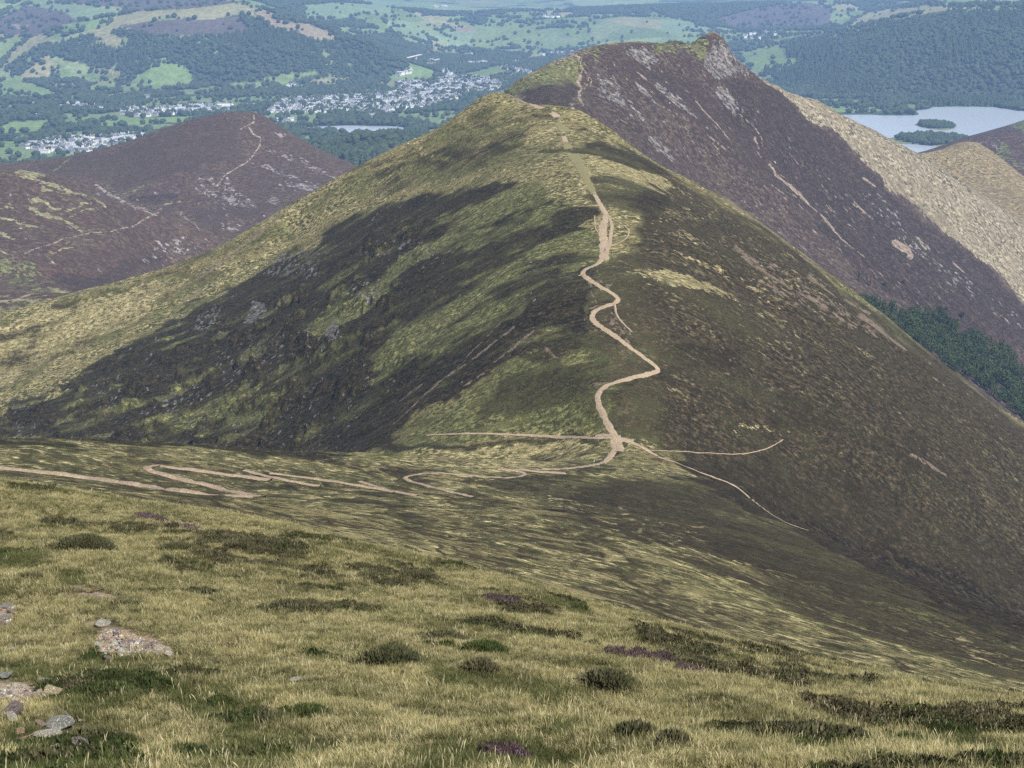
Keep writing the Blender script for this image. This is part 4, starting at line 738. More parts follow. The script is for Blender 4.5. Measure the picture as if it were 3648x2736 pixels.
# ---------------------------------------------------------------- haze
hm = bpy.data.materials.new('haze_air'); hm.use_nodes = True; ht = hm.node_tree; ht.nodes.clear()
ho = ht.nodes.new('ShaderNodeOutputMaterial'); hv = ht.nodes.new('ShaderNodeVolumePrincipled'); ht.links.new(hv.outputs[0], ho.inputs['Volume'])
hv.inputs['Color'].default_value = (.36, .58, 1.0, 1); hv.inputs['Density'].default_value = 4.5e-5; hv.inputs['Anisotropy'].default_value = .0
x0, x1, y0, y1, z0, z1 = -16000, 16000, -60, 32000, -712, 30
me = bpy.data.meshes.new('haze'); me.from_pydata([(x, y, z) for z in (z0, z1) for x, y in ((x0, y0), (x1, y0), (x1, y1), (x0, y1))], [], [(0, 3, 2, 1), (4, 5, 6, 7), (0, 1, 5, 4), (1, 2, 6, 5), (2, 3, 7, 6), (3, 0, 4, 7)]); me.materials.append(hm)
tag(link(bpy.data.objects.new('haze', me)), 'thin blue haze in the air over the valley', 'haze', None, 'stuff')
# ---------------------------------------------------------------- tracks
def hit(px, py, h, d0, d1, n=900):
    """where the sight line through a photo pixel meets a height field"""
    px = np.atleast_1d(np.asarray(px, float)); py = np.atleast_1d(np.asarray(py, float)); d = np.exp(np.linspace(math.log(d0), math.log(d1), n))
    u = px - CX; v = CY - py; Y = F * CP + v * SP; Z = -F * SP + v * CP; out = np.zeros((len(px), 3))
    for i in range(len(px)):
        x = u[i] / Y[i] * d; zr = Z[i] / Y[i] * d; g = zr - h(x, d); k_ = np.where(g < 0)[0]
        if len(k_) and k_[0] > 0:
            a = k_[0] - 1; t = g[a] / (g[a] - g[a + 1]); dd = d[a] + t * (d[a + 1] - d[a])
        else: dd = d[int(np.argmin(np.abs(g)))]
        out[i] = (u[i] / Y[i] * dd, dd, Z[i] / Y[i] * dd)
    return out
def earth(name, a, b, dark):
    m = MB(name); p = m.pos(); n1 = m.ramp(m.noise(p, 1.6, 4, .8), .35, .65); n2 = m.ramp(m.noise(p, .25, 3, .6), .35, .65)
    c = m.mix(n1, a, b); c = m.mix(m.math('MULTIPLY', m.ramp(n1, .8, 1), .5), c, dark); c = m.mix(m.math('MULTIPLY', n2, .3), c, b); m.l(c, m.b.inputs['Base Color']); m.bump(n1, .12); return m.m
Mpath = earth('trodden_earth', (.33, .26, .185), (.20, .15, .10), (.10, .075, .05)); Mbank = earth('dug_bank', (.06, .045, .03), (.035, .03, .018), (.02, .017, .01))
def ribbon(lines, h, d0, d1, level=False, off0=.10):
    V, Fc, mi_ = [], [], []
    for li, (P, w0, w1) in enumerate(lines):
        Q = hit(*spline(P, 6).T, h, d0, d1); xy = Q[:, :2]
        seg = np.r_[0, np.cumsum(np.hypot(*np.diff(xy, axis=0).T))]; n = max(4, int(seg[-1] / 1.2)); t = np.linspace(0, seg[-1], n)
        c = np.stack([np.interp(t, seg, xy[:, 0]), np.interp(t, seg, xy[:, 1])], -1)
        for _ in range(6): c[1:-1] = (c[:-2] + 2 * c[1:-1] + c[2:]) / 4
        tg = np.gradient(c, axis=0); tg /= np.maximum(np.hypot(*tg.T)[:, None], 1e-6); nn = np.stack([-tg[:, 1], tg[:, 0]], -1)
        wd_ = (w0 + (w1 - w0) * t / seg[-1]); o = off0 + li * .025
        cols = []
        for j, s_ in enumerate((-1, -.5, 0, .5, 1)):
            q = c + nn * (s_ * wd_ / 2 * (1 + (.5 * fbm(t / 1.6 + j * 7, t * 0 + li, 2, 201 + j) if abs(s_) == 1 else 0)))[:, None]; cols.append(np.c_[q, h(q[:, 0], q[:, 1]) + o - (.06 if abs(s_) == 1 else 0)])
        cols = np.array(cols)
        if level: cols[:, :, 2] = cols[:, :, 2].max(0)[None] + .04 * fbm(t / 1.5, t * 0, 2, 230)[None]
        if level:
            lo = [cols[0].copy(), cols[-1].copy()]
            for q, s_ in zip(lo, (-1, 1)): q[:, :2] += nn * s_ * .35; q[:, 2] -= 1.4
            cols = np.array([lo[0], *cols, lo[1]])
        b = len(V); m = len(cols); V.extend(cols.reshape(-1, 3))
        for a in range(m - 1):
            for i in range(n - 1): Fc.append((b + a * n + i, b + a * n + i + 1, b + (a + 1) * n + i + 1, b + (a + 1) * n + i)); mi_.append(1 if level and a in (0, m - 2) else 0)
    me = raw_mesh('path', np.array(V), np.array(Fc), None, Mpath); me.materials.append(Mbank); me.polygons.foreach_set('material_index', np.array(mi_, np.int32)); return me
zl = [(P, 2.1, 2.1) if i < 3 else (P, 1.4, 1.4) for i, P in enumerate(zig[:-1])]
tag(link(bpy.data.objects.new('path', ribbon(zl[:4], h2, 130, 560, True)), ), kind='structure')
tag(link(bpy.data.objects.new('path', ribbon(zl[4:7] + [(zig[7][:], 2, 2)], h2, 130, 590, True)), ), kind='structure')
tag(link(bpy.data.objects.new('path', ribbon([([(1890, 1672), (1980, 1672), (2060, 1666), (2120, 1656), (2155, 1645), (2180, 1618), (2200, 1590)], 2.4, 2.8), ], h2, 400, 760, True)), ), kind='structure')
up = [(top_path[0], 2.5, 2.5), ([(2150, 925), (2153, 900), (2152, 860), (2146, 830), (2150, 800), (2154, 785)], 5, 4.2), ([(2150, 800), (2158, 765), (2142, 735), (2125, 705), (2112, 680)], 3.2, 2.2), ([(2160, 905), (2172, 870), (2176, 835), (2180, 800), (2170, 775), (2158, 760)], 2, 1.6),
      ([(2196, 1600), (2200, 1575), (2190, 1555)], 4.2, 5), ([(2195, 1565), (2240, 1572), (2275, 1588), (2320, 1612), (2345, 1628)], 3.2, 1.6), ([(2120, 1555), (2150, 1548), (2180, 1556)], 1.6, 2.2), ([(2205, 1610), (2215, 1595), (2200, 1580)], 4, 2), ([(1520, 1552), (1700, 1546), (1850, 1551), (2000, 1558), (2120, 1562), (2185, 1562)], .9, 1.6),
      ([(2168, 772), (2215, 800), (2240, 820), (2232, 850), (2200, 870), (2186, 878)], .7, .7), ([(2118, 770), (2120, 810), (2130, 830)], .7, .7), ([(2060, 985), (2078, 978)], 1.5, 1.5), ([(2190, 1085), (2200, 1130), (2250, 1185)], .9, .8)]
tag(link(bpy.data.objects.new('path', ribbon(up, h2, 420, 1200))), kind='structure')
tag(link(bpy.data.objects.new('path', ribbon([([(2345, 1628), (2400, 1645), (2492, 1682), (2553, 1704), (2619, 1731), (2674, 1775), (2729, 1819), (2800, 1862), (2880, 1890)], 1.5, .5), ([(2310, 1604), (2432, 1609), (2600, 1618), (2670, 1614), (2740, 1595), (2790, 1566)], .45, .3)], h2, 380, 900))), kind='structure')
Mtrod = earth('trodden_grass', (.17, .155, .075), (.12, .11, .05), (.20, .155, .10))
_p = Mpath; Mpath = Mtrod
tag(link(bpy.data.objects.new('path', ribbon([([(1988, 432), (2000, 415), (2030, 402), (2062, 396)], 3, 2)], h2, 1000, 1300, False, .1))), kind='structure')
tag(link(bpy.data.objects.new('path', ribbon([([(2116, 694), (2098, 655), (2072, 605), (2040, 548)], 3.5, 8), ([(2015, 470), (2000, 452), (1988, 438)], 8, 5), ([(2024, 532), (2018, 512)], 6, 5)], h2, 850, 1250, False, .16))), kind='structure'); Mpath = _p
tag(link(bpy.data.objects.new('path', ribbon([([(1842, 350), (1880, 362), (1910, 380), (1935, 386)], 5.5, 3.5), ([(1965, 402), (1980, 408), (1984, 418)], 5, 5), ([(2016, 508), (2008, 486)], 4, 3)], h2, 900, 1300))), kind='structure')
# ---------------------------------------------------------------- small helpers for solid parts
def bm_mesh(name, V, Fc, mat, smooth=False):
    me = bpy.data.meshes.new(name); me.from_pydata([tuple(v) for v in V], [], [tuple(f) for f in Fc]); me.materials.append(mat)
    if smooth: me.polygons.foreach_set('use_smooth', [True] * len(Fc))
    me.update(); return me
def boxes(B):
    V, Fc = [], []
    for (x0, x1, y0, y1, z0, z1) in B:
        b = len(V); V += [(x, y, z) for z in (z0, z1) for x, y in ((x0, y0), (x1, y0), (x1, y1), (x0, y1))]; Fc += [[b + i for i in f] for f in ((0, 3, 2, 1), (4, 5, 6, 7), (0, 1, 5, 4), (1, 2, 6, 5), (2, 3, 7, 6), (3, 0, 4, 7))]
    return V, Fc
def part(name, me, parent, label=None):
    o = bpy.data.objects.new(name, me); link(o); o.parent = parent; tag(o, label); return o
def empty(name, loc, rz=0): o = bpy.data.objects.new(name, None); o.location = loc; o.rotation_euler = (0, 0, rz); o.empty_display_size = .3; return link(o)
def plain(n, c, r=.8, s=.2): m = MB(n); p = m.n('ShaderNodeTexCoord').outputs['Object']; m.l(m.mix(m.math('MULTIPLY', m.noise(p, 6, 3, .6), .4), c, tuple(x * .72 for x in c)), m.b.inputs['Base Color']); m.b.inputs['Roughness'].default_value = r; m.b.inputs['Specular IOR Level'].default_value = s; return m.m
# ---------------------------------------------------------------- walkers
def skin(name, J, E, mat, sub=1):
    """J: name -> (x, y, z, radius); E: bones; one continuous skinned surface"""
    ks = list(J); me = bpy.data.meshes.new('tmp'); me.from_pydata([J[k_][:3] for k_ in ks], [(ks.index(a), ks.index(b)) for a, b in E], [])
    o = bpy.data.objects.new('tmp', me); link(o); o.modifiers.new('s', 'SKIN'); d = me.skin_vertices[0].data
    for i, k_ in enumerate(ks): r = J[k_][3]; d[i].radius = (r, r) if not isinstance(r, tuple) else r; d[i].use_root = (i == 0)
    o.modifiers.new('u', 'SUBSURF').levels = sub
    dg = bpy.context.evaluated_depsgraph_get(); out = bpy.data.meshes.new_from_object(o.evaluated_get(dg)); out.name = name
    out.materials.clear(); out.materials.append(mat); out.polygons.foreach_set('use_smooth', [True] * len(out.polygons))
    bpy.data.objects.remove(o); bpy.data.meshes.remove(me); return out
Mskin = plain('skin', (.55, .35, .26), .6); Mhair = plain('dark_hair', (.05, .035, .025), .7); Mnavy = plain('navy_cloth', (.012, .018, .06)); Mblack = plain('black_cloth', (.012, .012, .014)); Mlime = plain('lime_cloth', (.30, .62, .22)); Mblue = plain('blue_cloth', (.03, .12, .45)); Mteal = plain('teal_cloth', (.04, .25, .32)); Mboot = plain('boot_leather', (.04, .03, .025)); Mpale = plain('pale_cloth', (.55, .55, .5)); Mgrey = plain('dark_grey_cloth', (.05, .05, .06))
def person(p, rz, label, top, legs, pack=None, hat=None, stride=.28, shorts=False, group=None):
    r = empty('person', p, rz); tag(r, label, 'person', group); s = stride
    J = {'pel': (0, 0, .93, .13), 'bel': (0, 0, 1.08, .125), 'che': (0, .02, 1.30, .155), 'nec': (0, .03, 1.49, .06), 'hd0': (0, .045, 1.58, .075), 'hd1': (0, .045, 1.68, .095), 'hd2': (0, .04, 1.76, .06), 'nos': (0, .145, 1.655, .018)}
    E = [('pel', 'bel'), ('bel', 'che'), ('che', 'nec'), ('nec', 'hd0'), ('hd0', 'hd1'), ('hd1', 'hd2'), ('hd1', 'nos')]
    for q, sd_ in (('l', -1), ('r', 1)):
        f = s * sd_
        J.update({q + 'hip': (sd_ * .10, 0, .88, .10), q + 'kn': (sd_ * .105, f * .55 + .04, .48, .062), q + 'an': (sd_ * .10, f * .9 - (.05 if f < 0 else 0), .09 + (.05 if f < 0 else 0), .042), q + 'to': (sd_ * .11, f * .9 + .16, .05 + (.0 if f > 0 else .01), .035),
                  q + 'sh': (sd_ * .19, .02, 1.42, .065), q + 'el': (sd_ * .26, -f * .45 - .03, 1.15, .045), q + 'wr': (sd_ * .25, -f * .8 + .08, .93, .030), q + 'pa': (sd_ * .25, -f * .85 + .11, .86, .034)})
        E += [('pel', q + 'hip'), (q + 'hip', q + 'kn'), (q + 'kn', q + 'an'), (q + 'an', q + 'to'), ('che', q + 'sh'), (q + 'sh', q + 'el'), (q + 'el', q + 'wr'), (q + 'wr', q + 'pa')]
        bx_, by_, bz_ = J[q + 'pa'][:3]
        for i in range(5):
            dx = (i - 1.5) * .014; ln = (.07, .085, .08, .065, .05)[i]
            if i == 4: J[q + 'f4'] = (bx_ - sd_ * .035, by_ + .03, bz_ + .0, .009); E.append((q + 'pa', q + 'f4'))
            else: J[q + 'f%d' % i] = (bx_ + sd_ * .005, by_ + dx + .01, bz_ - ln, .009); E.append((q + 'pa', q + 'f%d' % i))
    part('body', skin('body', J, E, Mskin), r)
    def sub(keys, g): return {k_: (*J[k_][:3], J[k_][3] + g) for k_ in keys}
    tk = ['che', 'bel', 'pel', 'lsh', 'rsh', 'lel', 'rel', 'lwr', 'rwr']; part('jacket', skin('jacket', sub(tk, .022), [('pel', 'bel'), ('bel', 'che'), ('che', 'lsh'), ('che', 'rsh'), ('lsh', 'lel'), ('rsh', 'rel'), ('lel', 'lwr'), ('rel', 'rwr')], top), r)
    lk_ = ['pel', 'lhip', 'rhip', 'lkn', 'rkn'] + ([] if shorts else ['lan', 'ran']); part('shorts' if shorts else 'trousers', skin('trousers', sub(lk_, .02), [('pel', 'lhip'), ('pel', 'rhip'), ('lhip', 'lkn'), ('rhip', 'rkn')] + ([] if shorts else [('lkn', 'lan'), ('rkn', 'ran')]), legs), r)
    for q in 'lr': part('boot', skin('boot', {k_: (*J[k_][:3], J[k_][3] + .018) for k_ in (q + 'an', q + 'to')}, [(q + 'an', q + 'to')], Mboot), r)
    part('hat' if hat else 'hair', skin('hair', {'a': (0, .01, 1.70, .10), 'b': (0, .02, 1.77, .085), 'c': (0, -.02, 1.62, .07)}, [('a', 'b'), ('a', 'c')], hat or Mhair), r)
    if pack: part('rucksack', skin('rucksack', {'a': (0, -.20, 1.12, (.15, .10)), 'b': (0, -.21, 1.28, (.15, .11)), 'c': (0, -.19, 1.44, (.12, .08))}, [('a', 'b'), ('b', 'c')], pack), r)
    return r
def walker(px, py, d0, d1, heading, *a, **k_):
    p = hit(px, py, h2, d0, d1)[0]; p[2] += .3; r = person(p, heading, *a, **k_); r.scale = (1.08, 1.08, 1.08); return r
walker(2117, 1657, 560, 640, 1.7, 'person in a lime green jacket walking the track below the crossroads of paths', Mlime, Mblack, Mgrey, Mpale)
walker(2150, 1648, 560, 640, 1.6, 'person in navy jacket and shorts on the track just ahead of the lime jacket', Mnavy, Mnavy, Mblack, None, .22, True)
walker(2155, 898, 700, 900, .1, 'person in dark blue walking alone up the wide eroded track', Mblue, Mblack, Mnavy)
walker(1973, 430, 1000, 1200, .1, 'person in a teal top on the ridge crest, left one of the pair', Mteal, Mblack, None, None, .2)
walker(1985, 430, 1000, 1200, .2, 'person all in black on the ridge crest, right one of the pair', Mblack, Mblack, Mblack, None, .2)
# ---------------------------------------------------------------- boulders on the skyline of the ridge
def rock_mesh(seed, flat=.6, sharp=True, mat=None):
    import bmesh
    r = np.random.default_rng(seed); b = bmesh.new()
    for _ in range(16):
        v = r.normal(size=3); v /= np.linalg.norm(v); v *= r.uniform(.8, 1.1); b.verts.new((v[0] * .5, v[1] * .36, v[2] * .36 * flat))
    bmesh.ops.convex_hull(b, input=b.verts); bmesh.ops.delete(b, geom=[v for v in b.verts if not v.link_faces], context='VERTS')
    bmesh.ops.bevel(b, geom=list(b.edges), offset=.025 if sharp else .07, segments=1 if sharp else 2, affect='EDGES')
    bmesh.ops.triangulate(b, faces=b.faces); bmesh.ops.subdivide_edges(b, edges=b.edges, cuts=1)
    for v in b.verts:
        q = np.array(v.co) * 6; n_ = float(fbm(np.array([q[0] + seed]), np.array([q[1] + q[2]]), 2, seed)[0]); v.co *= 1 + .06 * n_
    me = bpy.data.meshes.new('stone'); b.to_mesh(me); b.free(); me.materials.append(mat)
    if not sharp: me.polygons.foreach_set('use_smooth', [True] * len(me.polygons))
    return me
def stone_mat(n, a, b, c):
    m = MB(n); p = m.n('ShaderNodeTexCoord').outputs['Object']; q = m.ramp(m.noise(p, 5, 5, .7), .35, .65); s_ = m.ramp(m.noise(p, 22, 4, .8), .4, .65); col = m.mix(q, a, b); col = m.mix(m.math('MULTIPLY', s_, .45), col, c); m.l(col, m.b.inputs['Base Color']); m.bump(s_, .03); m.b.inputs['Roughness'].default_value = .85; return m.m
_sm = stone_mat
def stone_mat(n, *c): return _sm(n, *[tuple(x * .95 for x in q) for q in c])
Sp = stone_mat('pale_stone', (.50, .47, .40), (.40, .37, .31), (.24, .22, .17)); So = stone_mat('ochre_stone', (.46, .34, .20), (.38, .29, .19), (.24, .17, .10)); Sv = stone_mat('purple_stone', (.22, .17, .17), (.30, .25, .23), (.12, .09, .10)); Sc_ = stone_mat('cream_stone', (.56, .48, .32), (.46, .38, .25), (.28, .22, .14)); Sk = stone_mat('pink_stone', (.42, .33, .27), (.34, .27, .22), (.20, .15, .12)); Sg = stone_mat('grey_stone', (.34, .33, .30), (.25, .25, .23), (.14, .15, .10))
for (x, y, w_, lab) in ((1454, 509, 1.9, 'white boulder on the left skyline of the ridge, the lower one'), (1478, 493, 1.3, 'white boulder on the left skyline of the ridge, the upper smaller one')):
    o = bpy.data.objects.new('boulder', rock_mesh(x, .9, True, Sp)); p = hit(x, y + 3, h2, 900, 1300)[0]; o.location = (p[0], p[1], p[2] + .3); o.scale = (w_, w_, w_); tag(link(o), lab, 'boulder')
# ---------------------------------------------------------------- wood and lone trees in the side valley
def tree_parts(seed, H, Wd, conifer=False):
    r = np.random.default_rng(seed); V, Fc = [], []; n = 6; lv = [(0, .030), (.15, .022), (.5, .016), (.9, .006)]
    for z, q in lv:
        for i in range(n): a = 6.283 * i / n; V.append((H * q * math.cos(a), H * q * math.sin(a), H * z - .6 * (z == 0)))
    for k_ in range(len(lv) - 1):
        for i in range(n): Fc.append((k_ * n + i, k_ * n + (i + 1) % n, (k_ + 1) * n + (i + 1) % n, (k_ + 1) * n + i))
    for j in range(7):                                   # limbs
        z = H * r.uniform(.25, .75); a = r.uniform(0, 6.28); L_ = Wd * (.42 if not conifer else .3); b = len(V); e = (L_ * math.cos(a), L_ * math.sin(a), z + H * .12); t = .012 * H
        V += [(t, 0, z), (-t * .5, t, z), (-t * .5, -t, z), e]; Fc += [(b, b + 1, b + 3), (b + 1, b + 2, b + 3), (b + 2, b, b + 3)]
    CV, CF = [], []; N_ = 420
    for j in range(N_):                                   # leaf clumps spread through the crown
        if conifer:
            z = r.uniform(.12, 1) ** 1.2; rad = Wd * .5 * (1.02 - z) * r.uniform(.5, 1.1)
            a = r.uniform(0, 6.28); c = np.array([rad * math.cos(a), rad * math.sin(a), H * z])
        else:
            v = r.normal(size=3); v /= np.linalg.norm(v); lob = 1 + .22 * math.sin(3 * v[0] * 2 + seed) + .18 * math.cos(4 * v[1] * 2 + seed * 2); q = r.uniform(.55, 1) ** .5 * lob; c = np.array([v[0] * Wd * .5 * q, v[1] * Wd * .5 * q, H * (.60 + .38 * v[2] * q)])
        s_ = r.uniform(.35, .85) * (Wd / 8); A_ = r.normal(size=(2, 3)); A_[:, 2] *= .6; A_ /= np.linalg.norm(A_, axis=1)[:, None]; b = len(CV)
        CV += [c + A_[0] * s_, c + A_[1] * s_, c - A_[0] * s_ * .8, c - A_[1] * s_ * .9]; CF.append((b, b + 1, b + 2, b + 3))
    return np.array(V), Fc, np.array(CV), CF
Mbark = plain('bark', (.10, .08, .06)); mc = MB('leaves'); q = mc.ramp(mc.noise(mc.pos(), .35, 3, .7), .3, .7); oi = mc.n('ShaderNodeObjectInfo').outputs['Random']
c = mc.mix(oi, (.026, .044, .014), (.060, .082, .024)); c = mc.mix(mc.math('MULTIPLY', q, .5), c, (.016, .028, .010)); mc.l(c, mc.b.inputs['Base Color'])
mr_ = MB('rusty_needles'); mr_.b.inputs['Base Color'].default_value = (.16, .09, .05, 1)
mdk = MB('dark_needles'); mdk.b.inputs['Base Color'].default_value = (.025, .042, .022, 1)
tp = []
for s_, H_, W_, cn in ((1, 10, 8, False), (2, 12, 8.5, False), (3, 9, 8, False), (4, 13, 5.5, True), (5, 11, 7.5, False)):
    V, Fc, CV, CF = tree_parts(s_, H_, W_, cn); tp.append((bm_mesh('trunk', V, Fc, Mbark), bm_mesh('crown', CV, CF, mc.m)))
def tree(p, k_, s_, label, group=None, name='tree', crown=None):
    r = empty(name, p, pr.uniform(0, 6.28)); r.scale = (s_, s_, s_ * pr.uniform(.9, 1.15)); tag(r, label, 'tree', group); part('trunk', tp[k_][0], r)
    me = tp[k_][1]
    if crown: me = me.copy(); me.materials.clear(); me.materials.append(crown)
    part('crown', me, r); return r
WP = A([(1150, 290), (1200, 275), (1300, 330), (1420, 370), (1500, 350), (1560, 370), (1650, 370), (1800, 460), (1900, 510), (2000, 560), (2150, 620), (2170, 700), (2212, 760), (2290, 800), (2290, 1150), (2212, 1060), (2100, 960), (1900, 810), (1700, 690), (1500, 550), (1300, 410)], .55, 2432, 912)
T = layer(); poly(T, WP); got = []; tr = 0
while len(got) < 265 and tr < 9000:
    tr += 1; x = pr.uniform(3060, 3680); y = pr.uniform(1055, 1520)
    if T[min(int(y / 2), MH - 1), min(int(x / 2), MW - 1)] < .5: continue
    if any(abs(x - a) < 11 and abs(y - b) < 9 for a, b in got): continue
    got.append((x, y))
W3 = hit([g[0] for g in got], [g[1] + 14 for g in got], h3, 1450, 2600, 400)
for i, p in enumerate(W3):
    cn = pr.random() < .12; tree(tuple(p), 3 if cn else pr.choice([0, 1, 2, 4]), pr.uniform(1.0, 1.45), 'dark conifer standing in the green wood of the side valley' if cn else 'round leafy tree crowded into the green wood of the side valley', 'trees of the wood in the side valley', 'conifer_tree' if cn else 'broadleaf_tree')
for x, y, k_, s_, lab, cr in ((3059, 1001, 3, 1.0, 'lone dark pine on the bare slope above the wood', mdk.m), (3101, 1020, 3, 1.15, 'lone rusty brown conifer beside the dark pine above the wood', mr_.m), (3152, 1018, 0, .55, 'small green bush in the gully right of the rusty conifer', None), (3218, 1012, 1, .55, 'dark green bush higher up the gully above the wood', None),
                           (3427, 1132, 2, .8, 'single round tree on the heather slope just above the right end of the wood', None), (3245, 1108, 0, .6, 'small tree at the top left edge of the wood', None), (3372, 1107, 4, .5, 'small shrub in the heather between the wood and the lone round tree', None)):
    p = hit(x, y, h3, 1450, 2600, 600)[0]; tree(tuple(p), k_, s_, lab, None, 'conifer_tree' if cr else 'broadleaf_tree', cr)
# ---------------------------------------------------------------- larger buildings, bridge and lorry in the valley
def on5(x, y):
    w0 = np.array(fp(x, y))
    for _ in range(4):
        zz = float(h5(np.array([w0[0]]), np.array([w0[1]]))[0]); u_ = x - CX; v_ = CY - y; Y_ = F * CP + v_ * SP; Z_ = -F * SP + v_ * CP; d_ = zz / (Z_ / Y_); w0 = np.array([u_ / Y_ * d_, d_, zz])
    return w0
def hall(x, y, L_, W_, H_, roof, name, lab, wm, rm, rz=0, flat=False, cat='building'):
    p = on5(x, y); r = empty(name, (p[0], p[1], p[2]), rz); tag(r, lab, cat); X_, Y_ = L_ / 2, W_ / 2
    V, Fc = boxes([(-X_, X_, -Y_, Y_, -4, H_)]); part('wall', bm_mesh('wall', V, Fc, wm), r)
    if flat: V, Fc = boxes([(-X_ - .6, X_ + .6, -Y_ - .6, Y_ + .6, H_ + .003, H_ + roof)])
    else: V = [(-X_ - 1, -Y_ - 1, H_ - .2), (X_ + 1, -Y_ - 1, H_ - .2), (X_ + 1, Y_ + 1, H_ - .2), (-X_ - 1, Y_ + 1, H_ - .2), (-X_ - 1, 0, H_ + roof), (X_ + 1, 0, H_ + roof)]; Fc = [(0, 1, 5, 4), (2, 3, 4, 5), (0, 4, 3), (1, 2, 5), (0, 3, 2, 1)]
    part('roof', bm_mesh('roof', V, Fc, rm), r)
    n = max(3, int(L_ / 6)); z = 2.0
    while z + 1.8 < H_:
        for i in range(n): c = -X_ + (i + .5) * L_ / n; V, Fc = boxes([(c - 1, c + 1, -Y_ - .06, -Y_ + .2, z, z + 1.5)]); part('window', bm_mesh('window', V, Fc, Mg), r)
        z += 3.6
    return r
Mred = plain('red_brick', (.40, .16, .10)); Mroofb = plain('blue_roof', (.05, .10, .30), .5)
b0 = hall(797, 382, 52, 22, 17, 1, 'office_block', 'large white flat roofed block at the left end of the town', Mw, Mr2, .1, True); V, Fc = boxes([(-26.1, 26.1, -11.1, 11.1, -4, 2)]); part('plinth', bm_mesh('plinth', V, Fc, Mred), b0)
hall(893, 380, 36, 15, 14, .8, 'hotel', 'white three storey block right of the large flat roofed block', Mw, Mr2, -.1, True)
hall(855, 388, 60, 16, 6, 2, 'warehouse', 'low long pale shed in front of the white three storey block', Mw, Mr2, .05)
hall(240, 379, 90, 18, 6, 2.5, 'warehouse', 'very long low pale shed above the left meadows', Mw, Mr2, .03); hall(305, 382, 38, 14, 8, 3, 'farmhouse', 'white gabled building at the right end of the long shed', Mw, Mr, .1)
hall(1943, 197, 34, 20, 13, 2, 'leisure_hall', 'white hall with a blue roof left of the far row of houses', Mw, Mroofb, 0, True)
hall(1125, 388, 75, 15, 6, 2.5, 'supermarket', 'long low white roofed building in front of the town', Mw, Mw, .05); hall(980, 400, 45, 18, 6, 1, 'bus_depot', 'low white flat building at the near left edge of the town', Mw, Mr2, -.05, True)
hall(521, 350, 34, 16, 13, 6, 'stone_mansion', 'grey stone mansion with steep gables in the trees above the terraces', Ms, Mr, .2)
ch = hall(146, 420, 28, 13, 9, 7, 'stone_church', 'pinkish stone church among trees by the left meadow', Sk, Mr, .3, cat='church'); V, Fc = boxes([(-19, -14.003, -3.5, 3.5, -4, 19)]); part('tower', bm_mesh('tower', V, Fc, Sk), ch)
ch = hall(1246, 404, 22, 10, 8, 5, 'town_church', 'white building with a tower at the near edge of the town', Mw, Mr, .5, cat='church'); V, Fc = boxes([(-15, -11.003, -2.5, 2.5, -4, 22)]); part('tower', bm_mesh('tower', V, Fc, Mw), ch)
hall(3047, 331, 26, 11, 8, 4, 'lakeside_house', 'white house alone by the bright field in the lakeside woods', Mw, Mr2, .2, cat='house')
hall(2225, 56, 70, 12, 5, 2, 'long_barn', 'long white barn far off in the pale fields beyond the ridge', Mw, Mw, .1, cat='barn')
pa, pb = on5(1400, 229), on5(1500, 222); L_ = float(np.hypot(pb[0] - pa[0], pb[1] - pa[1])); rz = math.atan2(pb[1] - pa[1], pb[0] - pa[0])
br_ = empty('road_bridge', tuple(pa), rz); tag(br_, 'pale concrete road bridge on tall piers crossing the wooded gorge', 'bridge'); Mcon = plain('concrete', (.55, .53, .50))
V, Fc = boxes([(-10, L_ + 10, -6, 6, 15, 17), (-10, L_ + 10, -6.3, -6.003, 15.5, 18.2), (-10, L_ + 10, 6.003, 6.3, 15.5, 18.2)]); part('deck', bm_mesh('deck', V, Fc, Mcon), br_)
for t in (.14, .48, .82): V, Fc = boxes([(L_ * t - 2, L_ * t + 2, -4, 4, -6, 14.997)]); part('pier', bm_mesh('pier', V, Fc, Mcon), br_)
lo = empty('lorry', tuple(pa + (pb - pa) * .46 + np.array([0, 0, 17.05])), rz); tag(lo, 'white box lorry driving across the road bridge', 'lorry')
V, Fc = boxes([(-7, 4, -1.3, 1.3, 1.0, 4.4)]); part('cargo_box', bm_mesh('cargo_box', V, Fc, Mw), lo); V, Fc = boxes([(4.3, 6.6, -1.25, 1.25, .8, 3.6)]); part('cab', bm_mesh('cab', V, Fc, Mw), lo)
for wx_ in (-5.5, -4.2, 5.4):
    for s_ in (-1.15, 1.15):
        n = 12; V = [(wx_ + .5 * math.cos(6.283 * i / n), s_ + e_, .5 + .5 * math.sin(6.283 * i / n)) for e_ in (-.15, .15) for i in range(n)]; Fc = [(i, (i + 1) % n, n + (i + 1) % n, n + i) for i in range(n)] + [tuple(range(n))[::-1], tuple(range(n, 2 * n))]; part('wheel', bm_mesh('wheel', V, Fc, Mblack), lo)
